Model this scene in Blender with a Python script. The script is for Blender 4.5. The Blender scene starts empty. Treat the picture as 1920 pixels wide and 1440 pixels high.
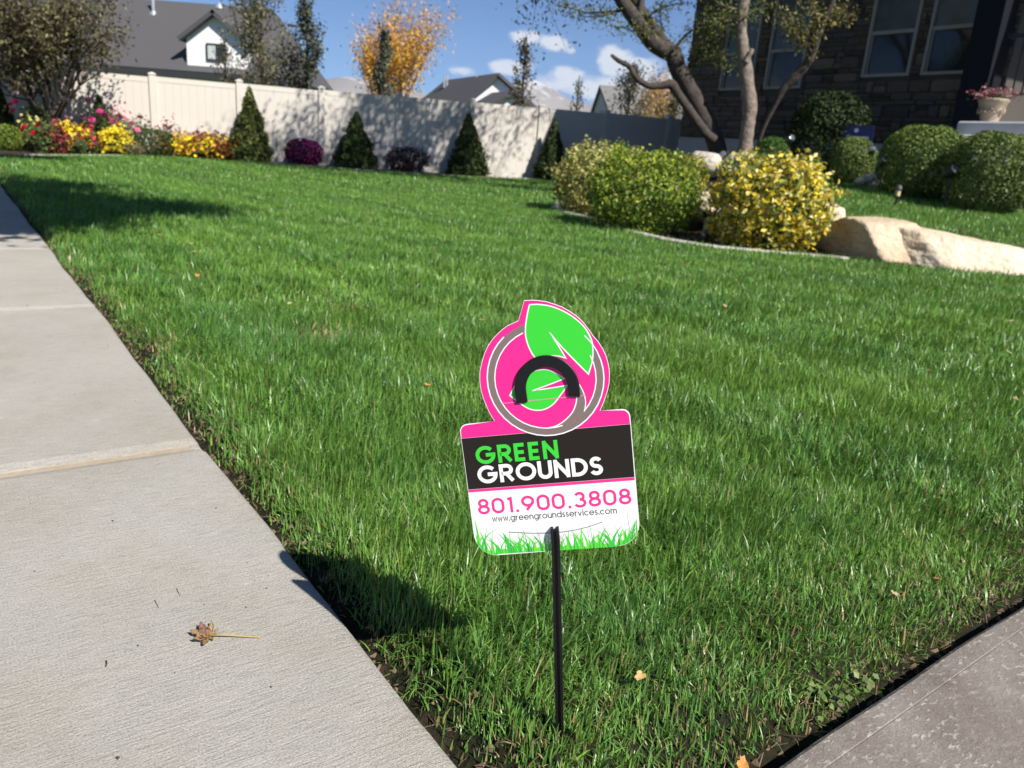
import bpy, bmesh, math, random
import numpy as np
from mathutils import Vector, Matrix, noise as mnoise
from mathutils.geometry import tessellate_polygon

rng = np.random.default_rng(11)
random.seed(11)
SC = bpy.context.scene
COL = SC.collection
R = math.radians

# ------------------------------------------------------------------ camera
CAM_H = 0.63
PITCH, ROLL, FPX = 16.4876, 4.28915, 1442.0
_p, _r = R(PITCH), R(ROLL)
cF = np.array([0, math.cos(_p), -math.sin(_p)])
_R0 = np.array([1.0, 0, 0])
_U0 = np.cross(_R0, cF)
cR = _R0 * math.cos(_r) + _U0 * math.sin(_r)
cU = -_R0 * math.sin(_r) + _U0 * math.cos(_r)
cam_d = bpy.data.cameras.new("camera")
cam = bpy.data.objects.new("camera", cam_d)
COL.objects.link(cam)
cam.matrix_world = Matrix(((cR[0], cU[0], -cF[0], 0), (cR[1], cU[1], -cF[1], 0), (cR[2], cU[2], -cF[2], CAM_H), (0, 0, 0, 1)))
cam_d.sensor_width = 36.0
cam_d.lens = FPX / 1920 * 36.0
cam_d.clip_start = 0.05
cam_d.clip_end = 60000
cam_d.dof.use_dof = True
cam_d.dof.focus_distance = 0.80
cam_d.dof.aperture_fstop = 10.5
SC.camera = cam

# ------------------------------------------------------------------ light
SUN_AZ, SUN_EL = 136.0, 44.0          # clockwise from +Y
SC.view_settings.view_transform = 'Standard'
SC.view_settings.look = 'None'
SC.view_settings.gamma = 1.0
SC.view_settings.use_curve_mapping = False
SC.view_settings.exposure = 0.74

world = bpy.data.worlds.new("World")
SC.world = world
world.use_nodes = True
wt = world.node_tree
wt.nodes.clear()


def nd(t, typ, **kw):
    n = t.nodes.new(typ)
    for k, v in kw.items():
        setattr(n, k, v)
    return n


def link(t, a, b):
    t.links.new(a, b)


def math_n(t, op, a, b=None, c=None, clamp=False):
    n = nd(t, 'ShaderNodeMath', operation=op)
    n.use_clamp = clamp
    for i, v in enumerate((a, b, c)):
        if v is None:
            continue
        if isinstance(v, (int, float)):
            n.inputs[i].default_value = v
        else:
            link(t, v, n.inputs[i])
    return n.outputs[0]


w_out = nd(wt, 'ShaderNodeOutputWorld')
w_bg = nd(wt, 'ShaderNodeBackground')
sky = nd(wt, 'ShaderNodeTexSky', sky_type='NISHITA')
sky.sun_disc = False
sky.sun_elevation = R(SUN_EL)
sky.sun_rotation = R(SUN_AZ)
sky.altitude = 3000
sky.air_density = 1.0
sky.dust_density = 0.0
sky.ozone_density = 10.0
w_bg.inputs['Strength'].default_value = 0.062
tc = nd(wt, 'ShaderNodeTexCoord')
sep = nd(wt, 'ShaderNodeSeparateXYZ')
link(wt, tc.outputs['Generated'], sep.inputs[0])
az = math_n(wt, 'ARCTAN2', sep.outputs[0], sep.outputs[1])
el = math_n(wt, 'ARCSINE', sep.outputs[2])
# cumulus near the horizon: puffs (azimuth, elevation, half widths, strength) plus a band of the same kind all round
nz = nd(wt, 'ShaderNodeTexNoise')
nz.inputs['Scale'].default_value = 26.0
nz.inputs['Detail'].default_value = 7.0
nz.inputs['Roughness'].default_value = 0.55
mp = nd(wt, 'ShaderNodeMapping')
mp.inputs['Scale'].default_value = (1, 1, 1.7)
link(wt, tc.outputs['Generated'], mp.inputs[0])
link(wt, mp.outputs[0], nz.inputs['Vector'])
puffs = [(-0.9, 7.7, 1.35, .62, 1.0), (1.0, 7.45, 1.5, .6, .95), (2.3, 7.15, .9, .42, .7),
         (-1.7, 5.9, 1.8, .75, .9), (5.4, 6.6, 1.5, 1.15, 1.1), (7.1, 6.2, 1.7, .95, 1.05), (2.6, 5.5, 1.6, .8, .9),
         (4.3, 4.9, 4.6, 1.1, 1.0), (9.2, 5.6, 1.6, .9, .9), (-5.0, 5.4, 1.4, .5, .7), (-6.4, 8.0, .55, .16, .35), (12, 5.0, 2.5, .9, .9)]
acc = None
for (a0, e0, wa, we, s) in puffs:
    da = math_n(wt, 'DIVIDE', math_n(wt, 'SUBTRACT', az, R(a0)), R(wa))
    de = math_n(wt, 'DIVIDE', math_n(wt, 'SUBTRACT', el, R(e0)), R(we))
    q = math_n(wt, 'ADD', math_n(wt, 'MULTIPLY', da, da), math_n(wt, 'MULTIPLY', de, de))
    g = math_n(wt, 'MULTIPLY', math_n(wt, 'EXPONENT', math_n(wt, 'MULTIPLY', q, -1.0)), s)
    acc = g if acc is None else math_n(wt, 'MAXIMUM', acc, g)
# the same kind of low cloud goes on round the rest of the horizon
nz2 = nd(wt, 'ShaderNodeTexNoise')
nz2.inputs['Scale'].default_value = 3.2
nz2.inputs['Detail'].default_value = 3.0
link(wt, tc.outputs['Generated'], nz2.inputs['Vector'])
eb = math_n(wt, 'DIVIDE', math_n(wt, 'SUBTRACT', el, R(5.0)), R(1.8))
band = math_n(wt, 'EXPONENT', math_n(wt, 'MULTIPLY', math_n(wt, 'MULTIPLY', eb, eb), -1.0))
far_side = math_n(wt, 'GREATER_THAN', math_n(wt, 'ABSOLUTE', az), R(40))
band = math_n(wt, 'MULTIPLY', math_n(wt, 'MULTIPLY', band, far_side), math_n(wt, 'MULTIPLY', nz2.outputs[0], 1.5))
acc = math_n(wt, 'MAXIMUM', acc, band)
dens = math_n(wt, 'ADD', acc, math_n(wt, 'MULTIPLY', math_n(wt, 'SUBTRACT', nz.outputs[0], 0.5), 1.5))
mr = nd(wt, 'ShaderNodeMapRange', interpolation_type='SMOOTHSTEP')
link(wt, dens, mr.inputs[0])
mr.inputs[1].default_value = 0.38
mr.inputs[2].default_value = 0.78
mr.inputs[3].default_value = 0.0
mr.inputs[4].default_value = 0.9
mixc = nd(wt, 'ShaderNodeMixRGB')
link(wt, mr.outputs[0], mixc.inputs[0])
link(wt, sky.outputs[0], mixc.inputs[1])
mixc.inputs[2].default_value = (8.6, 8.8, 9.3, 1)
link(wt, mixc.outputs[0], w_bg.inputs['Color'])
link(wt, w_bg.outputs[0], w_out.inputs['Surface'])

sun_d = bpy.data.lights.new("sun", 'SUN')
sun_d.energy = 4.8
sun_d.angle = R(0.53)
sun_d.color = (1.0, 0.955, 0.88)
sun = bpy.data.objects.new("sun", sun_d)
COL.objects.link(sun)
sun_dir = Vector((math.sin(R(SUN_AZ)) * math.cos(R(SUN_EL)), math.cos(R(SUN_AZ)) * math.cos(R(SUN_EL)), math.sin(R(SUN_EL))))
sun.rotation_euler = sun_dir.to_track_quat('Z', 'Y').to_euler()
sun.location = (0, 0, 30)

# ------------------------------------------------------------------ places
CP = np.array([0, 0, CAM_H])


def ray(px, py):
    return cF + cR * ((px - 960) / FPX) - cU * ((py - 720) / FPX)


def at(px, py, Y):
    d = ray(px, py)
    return CP + d * (Y / d[1])


def depth(P):
    return float(np.dot(np.asarray(P) - CP, cF))


S = np.array([-0.5906, 0.8070])       # along the sidewalk, away from the camera
N = np.array([0.8070, 0.5906])        # from the sidewalk into the yard
E0 = np.array([-0.641, 1.518])        # joint of the sidewalk on the lawn side


def st(s, n):
    return E0 + S * s + N * n


EDGE = [(-12, 40), (-2, 24), (0.95, 17.8), (0.75, 14), (0.5, 11.3), (.36, 9.75), (.45, 9.2), (.685, 8.65), (.925, 7.64), (1.2, 6.92), (1.56, 6.53), (1.98, 6.42),
        (2.65, 6.33), (3.19, 6.1), (3.98, 6.12), (4.83, 6.1), (7, 5.9), (14, 4.5)]
EDGE = np.array(EDGE, float)


drv0, drvd = np.array([.316, .704]), np.array([.795, .606])
drvd = drvd / np.linalg.norm(drvd)
drvn = np.array([drvd[1], -drvd[0]])      # towards the driveway


def edge_dist(x, y):
    """signed distance from the bed edging: positive on the house side"""
    x = np.asarray(x, float)
    y = np.asarray(y, float)
    best = np.full(x.shape, 1e9)
    sgn = np.ones(x.shape)
    for a, b in zip(EDGE[:-1], EDGE[1:]):
        ab = b - a
        L = ab @ ab
        t = np.clip(((x - a[0]) * ab[0] + (y - a[1]) * ab[1]) / L, 0, 1)
        dx = x - (a[0] + t * ab[0])
        dy = y - (a[1] + t * ab[1])
        d = np.hypot(dx, dy)
        cr = ab[0] * (y - a[1]) - ab[1] * (x - a[0])
        m = d < best
        best = np.where(m, d, best)
        sgn = np.where(m, np.sign(cr), sgn)
    return best * sgn


def smooth(a, b, x):
    t = np.clip((x - a) / (b - a), 0, 1)
    return t * t * (3 - 2 * t)


def ground_z(x, y):
    x = np.asarray(x, float)
    y = np.asarray(y, float)
    z = 0.012 + 0.0075 * np.clip(y - 6.5, 0, 15) + 0.004 * np.sin(x * 1.3 + y * .7) * smooth(2, 5, np.hypot(x, y))
    ns = (x - E0[0]) * N[0] + (y - E0[1]) * N[1]
    wd = -((x - drv0[0]) * drvn[0] + (y - drv0[1]) * drvn[1])
    z = z - 0.044 * (1 - smooth(-0.01, 0.09, ns) * smooth(0.015, 0.15, wd))
    d = edge_dist(x, y)
    near = smooth(11.5, 8.0, y)
    back = 1 - near
    d0 = 0.75 - 0.6 * smooth(2.5, 3.3, x)
    rise = near * (0.25 * smooth(0, 0.6, d - d0) + 0.075 * np.clip(d - 0.8, 0, 4.4)) + back * (0.60 * smooth(0.6, 4.2, d))
    return z + rise


def gz(x, y):
    return float(ground_z(np.array([x]), np.array([y]))[0])


def gnd(px, py, up=0.0):
    """the point of the ground seen at a pixel of the photograph"""
    d = ray(px, py)
    t = np.linspace(0.5, 45, 2200)
    P = CP[None] + d[None] * t[:, None]
    zz = ground_z(P[:, 0], P[:, 1]) + up
    k = np.argmax(P[:, 2] <= zz)
    if P[k, 2] > zz[k]:
        k = len(t) - 1
    return P[k]


# ------------------------------------------------------------------ materials
MATS = {}


def mat(name, col=(.5, .5, .5), rough=.6, noise=None, col2=None, bump=None, metal=0.0, spec=None, attr=None, transl=0.0, hvar=0.0):
    if name in MATS:
        return MATS[name]
    m = bpy.data.materials.new(name)
    m.use_nodes = True
    t = m.node_tree
    b = t.nodes['Principled BSDF']
    b.inputs['Base Color'].default_value = (*col, 1)
    b.inputs['Roughness'].default_value = rough
    b.inputs['Metallic'].default_value = metal
    if spec is not None:
        b.inputs['Specular IOR Level'].default_value = spec
    csock = None
    if attr:
        a = nd(t, 'ShaderNodeAttribute', attribute_name=attr)
        csock = a.outputs['Color']
    if noise:
        n = nd(t, 'ShaderNodeTexNoise')
        n.inputs['Scale'].default_value = noise
        n.inputs['Detail'].default_value = 6
        n.inputs['Roughness'].default_value = .65
        tcn = nd(t, 'ShaderNodeTexCoord')
        link(t, tcn.outputs['Object'], n.inputs['Vector'])
        rp = nd(t, 'ShaderNodeValToRGB')
        rp.color_ramp.elements[0].position = .32
        rp.color_ramp.elements[1].position = .68
        rp.color_ramp.elements[0].color = (*col, 1)
        rp.color_ramp.elements[1].color = (*(col2 or col), 1)
        link(t, n.outputs[0], rp.inputs[0])
        csock = rp.outputs[0]
    if bump:
        n2 = nd(t, 'ShaderNodeTexNoise')
        n2.inputs['Scale'].default_value = bump[0]
        n2.inputs['Detail'].default_value = 5
        tcn = nd(t, 'ShaderNodeTexCoord')
        link(t, tcn.outputs['Object'], n2.inputs['Vector'])
        bp = nd(t, 'ShaderNodeBump')
        bp.inputs['Strength'].default_value = bump[1]
        bp.inputs['Distance'].default_value = bump[2] if len(bump) > 2 else .01
        link(t, n2.outputs[0], bp.inputs['Height'])
        link(t, bp.outputs[0], b.inputs['Normal'])
    if csock is not None:
        link(t, csock, b.inputs['Base Color'])
    if transl:
        out = t.nodes['Material Output']
        tr = nd(t, 'ShaderNodeBsdfTranslucent')
        tr.inputs['Color'].default_value = (*[min(1, c * 1.3) for c in col], 1)
        if csock is not None:
            link(t, csock, tr.inputs['Color'])
        mx = nd(t, 'ShaderNodeMixShader')
        mx.inputs[0].default_value = transl
        link(t, b.outputs[0], mx.inputs[1])
        link(t, tr.outputs[0], mx.inputs[2])
        link(t, mx.outputs[0], out.inputs['Surface'])
    MATS[name] = m
    return m


# ------------------------------------------------------------------ objects
def tag(o, label=None, cat=None, group=None, kind=None):
    if label:
        o['label'] = label
    if cat:
        o['category'] = cat
    if group:
        o['group'] = group
    if kind:
        o['kind'] = kind
    return o


def empty(name, loc=(0, 0, 0), rz=0.0):
    o = bpy.data.objects.new(name, None)
    o.empty_display_size = .1
    o.location = [float(v) for v in loc]
    o.rotation_euler = (0, 0, rz)
    COL.objects.link(o)
    return o


def objm(name, me, parent=None, m=None, loc=None):
    if m is not None and not me.materials:
        me.materials.append(m)
    o = bpy.data.objects.new(name, me)
    COL.objects.link(o)
    if parent is not None:
        o.parent = parent
    if loc is not None:
        o.location = [float(v) for v in loc]
    return o


def np_mesh(name, V, Fc, cols=None, smooth_=False):
    V = np.ascontiguousarray(V, np.float32)
    Fc = np.ascontiguousarray(Fc, np.int32)
    me = bpy.data.meshes.new(name)
    nv, nf, k = len(V), len(Fc), Fc.shape[1]
    me.vertices.add(nv)
    me.vertices.foreach_set('co', V.ravel())
    me.loops.add(nf * k)
    me.loops.foreach_set('vertex_index', Fc.ravel())
    me.polygons.add(nf)
    me.polygons.foreach_set('loop_start', np.arange(0, nf * k, k, dtype=np.int32))
    me.polygons.foreach_set('loop_total', np.full(nf, k, np.int32))
    if smooth_:
        me.polygons.foreach_set('use_smooth', np.ones(nf, bool))
    if cols is not None:
        ca = me.attributes.new('col', 'FLOAT_COLOR', 'POINT')
        c4 = np.ones((nv, 4), np.float32)
        c4[:, :3] = cols
        ca.data.foreach_set('color', c4.ravel())
    me.update(calc_edges=True)
    me.validate()
    return me


class MB:
    """collects boxes, prisms and tubes into one mesh"""

    def __init__(self):
        self.v, self.f = [], []

    def add(self, vs, fs):
        o = len(self.v)
        self.v += [tuple(float(c) for c in p) for p in vs]
        self.f += [tuple(i + o for i in f) for f in fs]

    def box(self, x0, x1, y0, y1, z0, z1):
        self.add([(x0, y0, z0), (x1, y0, z0), (x1, y1, z0), (x0, y1, z0), (x0, y0, z1), (x1, y0, z1), (x1, y1, z1), (x0, y1, z1)],
                 [(0, 3, 2, 1), (4, 5, 6, 7), (0, 1, 5, 4), (1, 2, 6, 5), (2, 3, 7, 6), (3, 0, 4, 7)])

    def cbox(self, x0, x1, y0, y1, z0, z1, c):
        """box with chamfered top edges"""
        self.add([(x0, y0, z0), (x1, y0, z0), (x1, y1, z0), (x0, y1, z0), (x0, y0, z1 - c), (x1, y0, z1 - c), (x1, y1, z1 - c), (x0, y1, z1 - c),
                  (x0 + c, y0 + c, z1), (x1 - c, y0 + c, z1), (x1 - c, y1 - c, z1), (x0 + c, y1 - c, z1)],
                 [(0, 3, 2, 1), (8, 9, 10, 11), (0, 1, 5, 4), (1, 2, 6, 5), (2, 3, 7, 6), (3, 0, 4, 7), (4, 5, 9, 8), (5, 6, 10, 9), (6, 7, 11, 10), (7, 4, 8, 11)])

    def tube(self, pts, rad, n=8, cap=True):
        pts = [np.asarray(p, float) for p in pts]
        if isinstance(rad, (int, float)):
            rad = [rad] * len(pts)
        o = len(self.v)
        prev = None
        for i, p in enumerate(pts):
            d = pts[min(i + 1, len(pts) - 1)] - pts[max(i - 1, 0)]
            d = d / (np.linalg.norm(d) + 1e-12)
            if prev is None:
                a = np.array([1.0, 0, 0]) if abs(d[0]) < .8 else np.array([0, 1.0, 0])
            else:
                a = prev
            a = a - d * (a @ d)
            a /= np.linalg.norm(a) + 1e-12
            prev = a
            b = np.cross(d, a)
            for k in range(n):
                w = 2 * math.pi * k / n
                self.v.append(tuple(p + (a * math.cos(w) + b * math.sin(w)) * rad[i]))
        for i in range(len(pts) - 1):
            for k in range(n):
                k2 = (k + 1) % n
                self.f.append((o + i * n + k, o + i * n + k2, o + (i + 1) * n + k2, o + (i + 1) * n + k))
        if cap:
            self.f.append(tuple(o + k for k in range(n))[::-1])
            self.f.append(tuple(o + (len(pts) - 1) * n + k for k in range(n)))

    def lathe(self, prof, n=16, c=(0, 0, 0)):
        o = len(self.v)
        for (r, z) in prof:
            for k in range(n):
                w = 2 * math.pi * k / n
                self.v.append((c[0] + r * math.cos(w), c[1] + r * math.sin(w), c[2] + z))
        for i in range(len(prof) - 1):
            for k in range(n):
                k2 = (k + 1) % n
                self.f.append((o + i * n + k, o + i * n + k2, o + (i + 1) * n + k2, o + (i + 1) * n + k))
        self.f.append(tuple(o + k for k in range(n))[::-1])
        self.f.append(tuple(o + (len(prof) - 1) * n + k for k in range(n)))

    def mesh(self, name, smooth_=False):
        me = bpy.data.meshes.new(name)
        me.from_pydata(self.v, [], self.f)
        if smooth_:
            me.polygons.foreach_set('use_smooth', np.ones(len(me.polygons), bool))
        me.update()
        return me

    def build(self, name, m, parent=None, smooth_=False, loc=None):
        return objm(name, self.mesh(name, smooth_), parent, m, loc)


def leaf_mesh(name, P, size, cols, nrm=None, aspect=.55, jitter=1.0, fold=.18, seed=0, up=0.0):
    """N folded leaves: P centres, size lengths, cols per leaf; nrm outward normals (optional)"""
    g = np.random.default_rng(seed)
    n = len(P)
    size = np.broadcast_to(np.asarray(size, float), (n,))
    rnd = g.normal(size=(n, 3))
    nn = rnd if nrm is None else nrm + rnd * jitter
    nn /= np.linalg.norm(nn, axis=1, keepdims=True) + 1e-9
    ax = g.normal(size=(n, 3))
    ax[:, 2] += up
    ax -= nn * np.sum(ax * nn, axis=1, keepdims=True)
    ax /= np.linalg.norm(ax, axis=1, keepdims=True) + 1e-9
    bx = np.cross(nn, ax)
    L = size[:, None]
    V = np.empty((n, 4, 3))
    V[:, 0] = P - ax * L * .5
    V[:, 1] = P + bx * L * .5 * aspect + nn * L * fold
    V[:, 2] = P + ax * L * .5
    V[:, 3] = P - bx * L * .5 * aspect + nn * L * fold
    base = (np.arange(n) * 4)[:, None]
    T = np.concatenate([base + np.array([[0, 2, 1]]), base + np.array([[0, 3, 2]])], axis=0)
    C = np.repeat(cols, 4, axis=0)
    return np_mesh(name, V.reshape(-1, 3), T, C)


def pick(cols, w, n, g, var=.18):
    idx = g.choice(len(cols), size=n, p=np.array(w) / sum(w))
    c = np.array(cols)[idx]
    return np.clip(c * (1 + g.normal(size=(n, 1)) * var), 0.004, .95)


LEAF = mat('leaf', rough=.5, attr='col', transl=.28, spec=.35)
PETAL = mat('petal', rough=.6, attr='col', transl=.3, spec=.2)
BOXLEAF = mat('box_leaf', rough=.6, attr='col', transl=.22, spec=.15)
NEEDLE = mat('needle', rough=.6, attr='col', transl=.12, spec=.2)
BARK = mat('bark', (.075, .058, .048), .9, noise=14, col2=(.03, .024, .02), bump=(30, .8, .02))
BARK_PALE = mat('pale_bark', (.27, .22, .175), .9, noise=12, col2=(.13, .10, .08), bump=(26, .8, .02))
BARK_DARK = mat('dark_bark', (.07, .055, .045), .9, noise=12, col2=(.04, .032, .026), bump=(26, .8, .02))
SOIL = mat('soil', (.05, .036, .027), .95, noise=30, col2=(.095, .07, .05), bump=(60, 1.0, .02))

# ------------------------------------------------------------------ ground
FLB_PX = [(-260, 291), (-120, 291), (0, 291), (100, 292), (250, 292), (350, 295), (460, 301), (520, 308), (620, 315), (700, 321), (800, 327), (900, 332), (1010, 337), (1060, 341)]
FLB = [gnd(*p)[:2] for p in FLB_PX]
corner = np.array([.085, .527])


def on_lawn_sw(x, y):
    """distance in from the sidewalk and from the driveway"""
    n_ = (x - E0[0]) * N[0] + (y - E0[1]) * N[1]
    w_ = -((x - drv0[0]) * drvn[0] + (y - drv0[1]) * drvn[1])
    return n_, w_


LAWN = [tuple(corner), tuple(st(40, 0.0))] + [tuple(p) for p in FLB] + [tuple(p) for p in EDGE[3:]] + [tuple(drv0 + drvd * 16), ]
UP_PX = [(1560, 322), (1610, 347), (1720, 366), (1800, 377), (1925, 390)]
UP_FAR = [gnd(*p)[:2] for p in UP_PX]


def inside(poly, x, y):
    poly = np.asarray(poly, float)
    r = np.zeros(len(x), bool)
    j = len(poly) - 1
    for i in range(len(poly)):
        xi, yi = poly[i]
        xj, yj = poly[j]
        c = ((yi > y) != (yj > y)) & (x < (xj - xi) * (y - yi) / (yj - yi + 1e-12) + xi)
        r ^= c
        j = i
    return r


UPPER = [(1.55, 9.8), (1.3, 11.3), (2.0, 12.1), (3.0, 11.6)] + [tuple(p) for p in UP_FAR] + [(7.5, 7.6), (9.5, 7.0), (9.5, 5.6), (7.2, 6.35), (5.0, 6.65), (4.2, 6.62), (3.45, 6.62), (3.1, 7.0), (2.7, 7.5), (2.15, 8.1), (1.8, 8.9)]


def axis(lo, hi, step, far):
    mid = np.arange(lo, hi + 1e-6, step)
    out = []
    d = step
    p = hi
    while p < far:
        d *= 1.5
        p += d
        out.append(p)
    neg = []
    d = step
    p = lo
    while p > -far:
        d *= 1.5
        p -= d
        neg.append(p)
    return np.concatenate([np.array(neg[::-1]), mid, np.array(out)])


gx = np.unique(np.round(np.concatenate([axis(-13, 10, .1, 9000), np.arange(-2.4, 2.6, .03)]), 4))
gy = np.unique(np.round(np.concatenate([axis(-2, 23, .1, 9000), np.arange(.3, 4.2, .03)]), 4))
GX, GY = np.meshgrid(gx, gy)
gxr, gyr = GX.ravel(), GY.ravel()
gzr = ground_z(gxr, np.clip(gyr, -50, 60))
V = np.stack([gxr, gyr, gzr], 1)
nx, ny = len(gx), len(gy)
ii = (np.arange(ny - 1)[:, None] * nx + np.arange(nx - 1)[None]).ravel()
FQ = np.stack([ii, ii + 1, ii + nx + 1, ii + nx], 1)
inl = inside(LAWN, gxr, gyr) | inside(UPPER, gxr, gyr)
n_, w_ = on_lawn_sw(gxr, gyr)
out_ = (np.abs(gxr) > 14) | (gyr > 24) | (gyr < -2) | (n_ < -1.5)
gcol = np.where(inl[:, None], np.where(gyr[:, None] < 3.5, np.array([[.020, .019, .011]]), np.array([[.060, .095, .030]])), np.array([[.050, .036, .027]]))  # near lawn soil darkened to paint deep shade between the blades
gcol = np.where(out_[:, None], np.array([[.07, .10, .04]]), gcol)
ground_me = np_mesh('ground', V, FQ, gcol, True)
gm = mat('ground_cover', rough=.95, attr='col', bump=(45, .9, .02), spec=.1)
ground = tag(objm('ground', ground_me, None, gm), kind='structure')

# ------------------------------------------------------------------ sidewalk, kerb, road, driveway
cm = bpy.data.materials.new('broomed_concrete')
cm.use_nodes = True
t = cm.node_tree
b = t.nodes['Principled BSDF']
b.inputs['Roughness'].default_value = .85
b.inputs['Specular IOR Level'].default_value = .25
tcn = nd(t, 'ShaderNodeTexCoord')


def noise_tex(t, vec, scale, detail=5, rough=.6, sc=None):
    if sc:
        m_ = nd(t, 'ShaderNodeMapping')
        m_.inputs['Scale'].default_value = sc
        link(t, vec, m_.inputs[0])
        vec = m_.outputs[0]
    n = nd(t, 'ShaderNodeTexNoise')
    n.inputs['Scale'].default_value = scale
    n.inputs['Detail'].default_value = detail
    n.inputs['Roughness'].default_value = rough
    link(t, vec, n.inputs['Vector'])
    return n.outputs[0]


def ramp(t, f, stops):
    rp = nd(t, 'ShaderNodeValToRGB')
    e = rp.color_ramp.elements
    while len(e) < len(stops):
        e.new(.5)
    for k, (p, c) in enumerate(stops):
        e[k].position = p
        e[k].color = (*c, 1)
    link(t, f, rp.inputs[0])
    return rp.outputs[0]


def mixrgb(t, typ, fac, a, b_):
    n = nd(t, 'ShaderNodeMixRGB', blend_type=typ)
    for k, v in enumerate((fac, a, b_)):
        if isinstance(v, (int, float)):
            n.inputs[k].default_value = v
        elif isinstance(v, tuple):
            n.inputs[k].default_value = (*v, 1)
        else:
            link(t, v, n.inputs[k])
    return n.outputs[0]


oc = tcn.outputs['Object']
big = ramp(t, noise_tex(t, oc, 2.2, 6, .6), [(.3, (.375, .346, .300)), (.5, (.42, .395, .352)), (.72, (.46, .438, .40))])
grain = ramp(t, noise_tex(t, oc, 420, 3, .6), [(.34, (.70, .70, .70)), (.5, (1, 1, 1)), (.68, (1.12, 1.12, 1.12))])
broom = noise_tex(t, oc, 80, 7, .78, (3.4, .30, 1))
bcol = ramp(t, broom, [(.34, (.77, .76, .745)), (.50, (1, 1, 1)), (.68, (1.11, 1.11, 1.10))])
stain = ramp(t, noise_tex(t, oc, 5.5, 4, .5, (1, .7, 1)), [(.30, (.97, .935, .89)), (.5, (1, 1, 1)), (.75, (.97, 1.0, 1.01))])
c1 = mixrgb(t, 'MULTIPLY', 1.0, big, grain)
c2 = mixrgb(t, 'MULTIPLY', 1.0, c1, bcol)
c3 = mixrgb(t, 'MULTIPLY', 1.0, c2, stain)
spot = nd(t, 'ShaderNodeMapRange')
link(t, noise_tex(t, oc, 26, 7, .7, (1.4, .7, 1)), spot.inputs[0])
spot.inputs[1].default_value = .60
spot.inputs[2].default_value = .74
spot.inputs[3].default_value = 0
spot.inputs[4].default_value = .55
c3 = mixrgb(t, 'MIX', spot.outputs[0], c3, (.58, .545, .48))
link(t, c3, b.inputs['Base Color'])
hsum = math_n(t, 'ADD', math_n(t, 'MULTIPLY', broom, 1.0), math_n(t, 'MULTIPLY', noise_tex(t, oc, 300, 3), .5))
bp = nd(t, 'ShaderNodeBump')
bp.inputs['Strength'].default_value = .9
bp.inputs['Distance'].default_value = .004
link(t, hsum, bp.inputs['Height'])
link(t, bp.outputs[0], b.inputs['Normal'])
CONC = cm
SAND = mat('joint_sand', (.33, .265, .19), .95, noise=60, col2=(.42, .35, .26), bump=(200, .6, .003))

swalk = empty('sidewalk', (E0[0], E0[1], 0), math.atan2(S[1], S[0]))
tag(swalk, kind='structure')
bedm = MB()
bedm.box(-3.2, 24, 0.03, 1.52, -.115, -.0085)
bedm.build('joint_filler', SAND, swalk)
PITCH_S = 1.515


def slab_mesh(x0, x1, g0, g1, seed):
    """one concrete slab: rounded lips, slightly wandering lawn edge"""
    r_ = random.Random(seed)
    xs = list(np.linspace(x0 + g0, x1 - g1, 60))
    prof = [(-.001, -.12), (-.001, -.022), (.0022, -.012), (.007, -.0045), (.014, -.0008), (.024, 0.0), (.8, 0.0), (1.53, 0.0), (1.545, -.004), (1.55, -.012), (1.55, -.12)]
    v, f = [], []
    for i, x in enumerate(xs):
        wob = .004 * math.sin(x * 3.1 + .6) + .0018 * math.sin(x * 7.7 + 1.0) + .0008 * math.sin(x * 19) + .0012 * mnoise.noise((x * 60, 0, 1))
        e_ = min(x - xs[0], xs[-1] - x)
        lip = -.006 * max(0, 1 - e_ / .014) ** 2
        for (yy, zz) in prof:
            w = wob * max(0, 1 - yy / .2) if yy < .2 else 0
            v.append((x, yy + w, zz + (lip if zz > -.02 else 0)))
    m_ = len(prof)
    for i in range(len(xs) - 1):
        for k in range(m_ - 1):
            a = i * m_ + k
            f.append((a, a + 1, a + m_ + 1, a + m_))
    f.append(tuple(range(m_))[::-1])
    f.append(tuple((len(xs) - 1) * m_ + k for k in range(m_)))
    # finer rows close to the joints
    me = bpy.data.meshes.new('slab')
    me.from_pydata(v, [], [q[::-1] for q in f])
    me.update()
    return me


for i in range(-2, 14):
    g0 = .014 if i == 0 else .004
    g1 = .014 if i == -1 else .004
    objm('slab', slab_mesh(i * PITCH_S, (i + 1) * PITCH_S, g0, g1, i), swalk, CONC)

road = MB()
road.add([(*st(-30, -12), -.13), (*st(60, -12), -.13), (*st(60, -3.6), -.11), (*st(-30, -3.6), -.11)], [(0, 1, 2, 3)])
road.add([(*st(-30, -12), -.30), (*st(60, -12), -.30), (*st(60, -3.6), -.30), (*st(-30, -3.6), -.30)], [(3, 2, 1, 0)])

dm = bpy.data.materials.new('stained_driveway_concrete')
dm.use_nodes = True
t = dm.node_tree
b = t.nodes['Principled BSDF']
b.inputs['Roughness'].default_value = .8
b.inputs['Specular IOR Level'].default_value = .3
tcn = nd(t, 'ShaderNodeTexCoord')
oc = tcn.outputs['Object']
base = ramp(t, noise_tex(t, oc, 7, 6, .65), [(.3, (.155, .128, .108)), (.5, (.21, .178, .156)), (.7, (.27, .238, .212))])
gr = ramp(t, noise_tex(t, oc, 300, 4, .6), [(.35, (.78, .78, .78)), (.55, (1, 1, 1)), (.7, (1.15, 1.15, 1.15))])
c1 = mixrgb(t, 'MULTIPLY', 1.0, base, gr)
fl1 = nd(t, 'ShaderNodeMapRange')
link(t, noise_tex(t, oc, 70, 8, .74, (.8, 1.7, 1)), fl1.inputs[0])
fl1.inputs[1].default_value = .535
fl1.inputs[2].default_value = .60
fl2 = nd(t, 'ShaderNodeMapRange')
link(t, noise_tex(t, oc, 6, 3, .5), fl2.inputs[0])
fl2.inputs[1].default_value = .36
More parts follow.
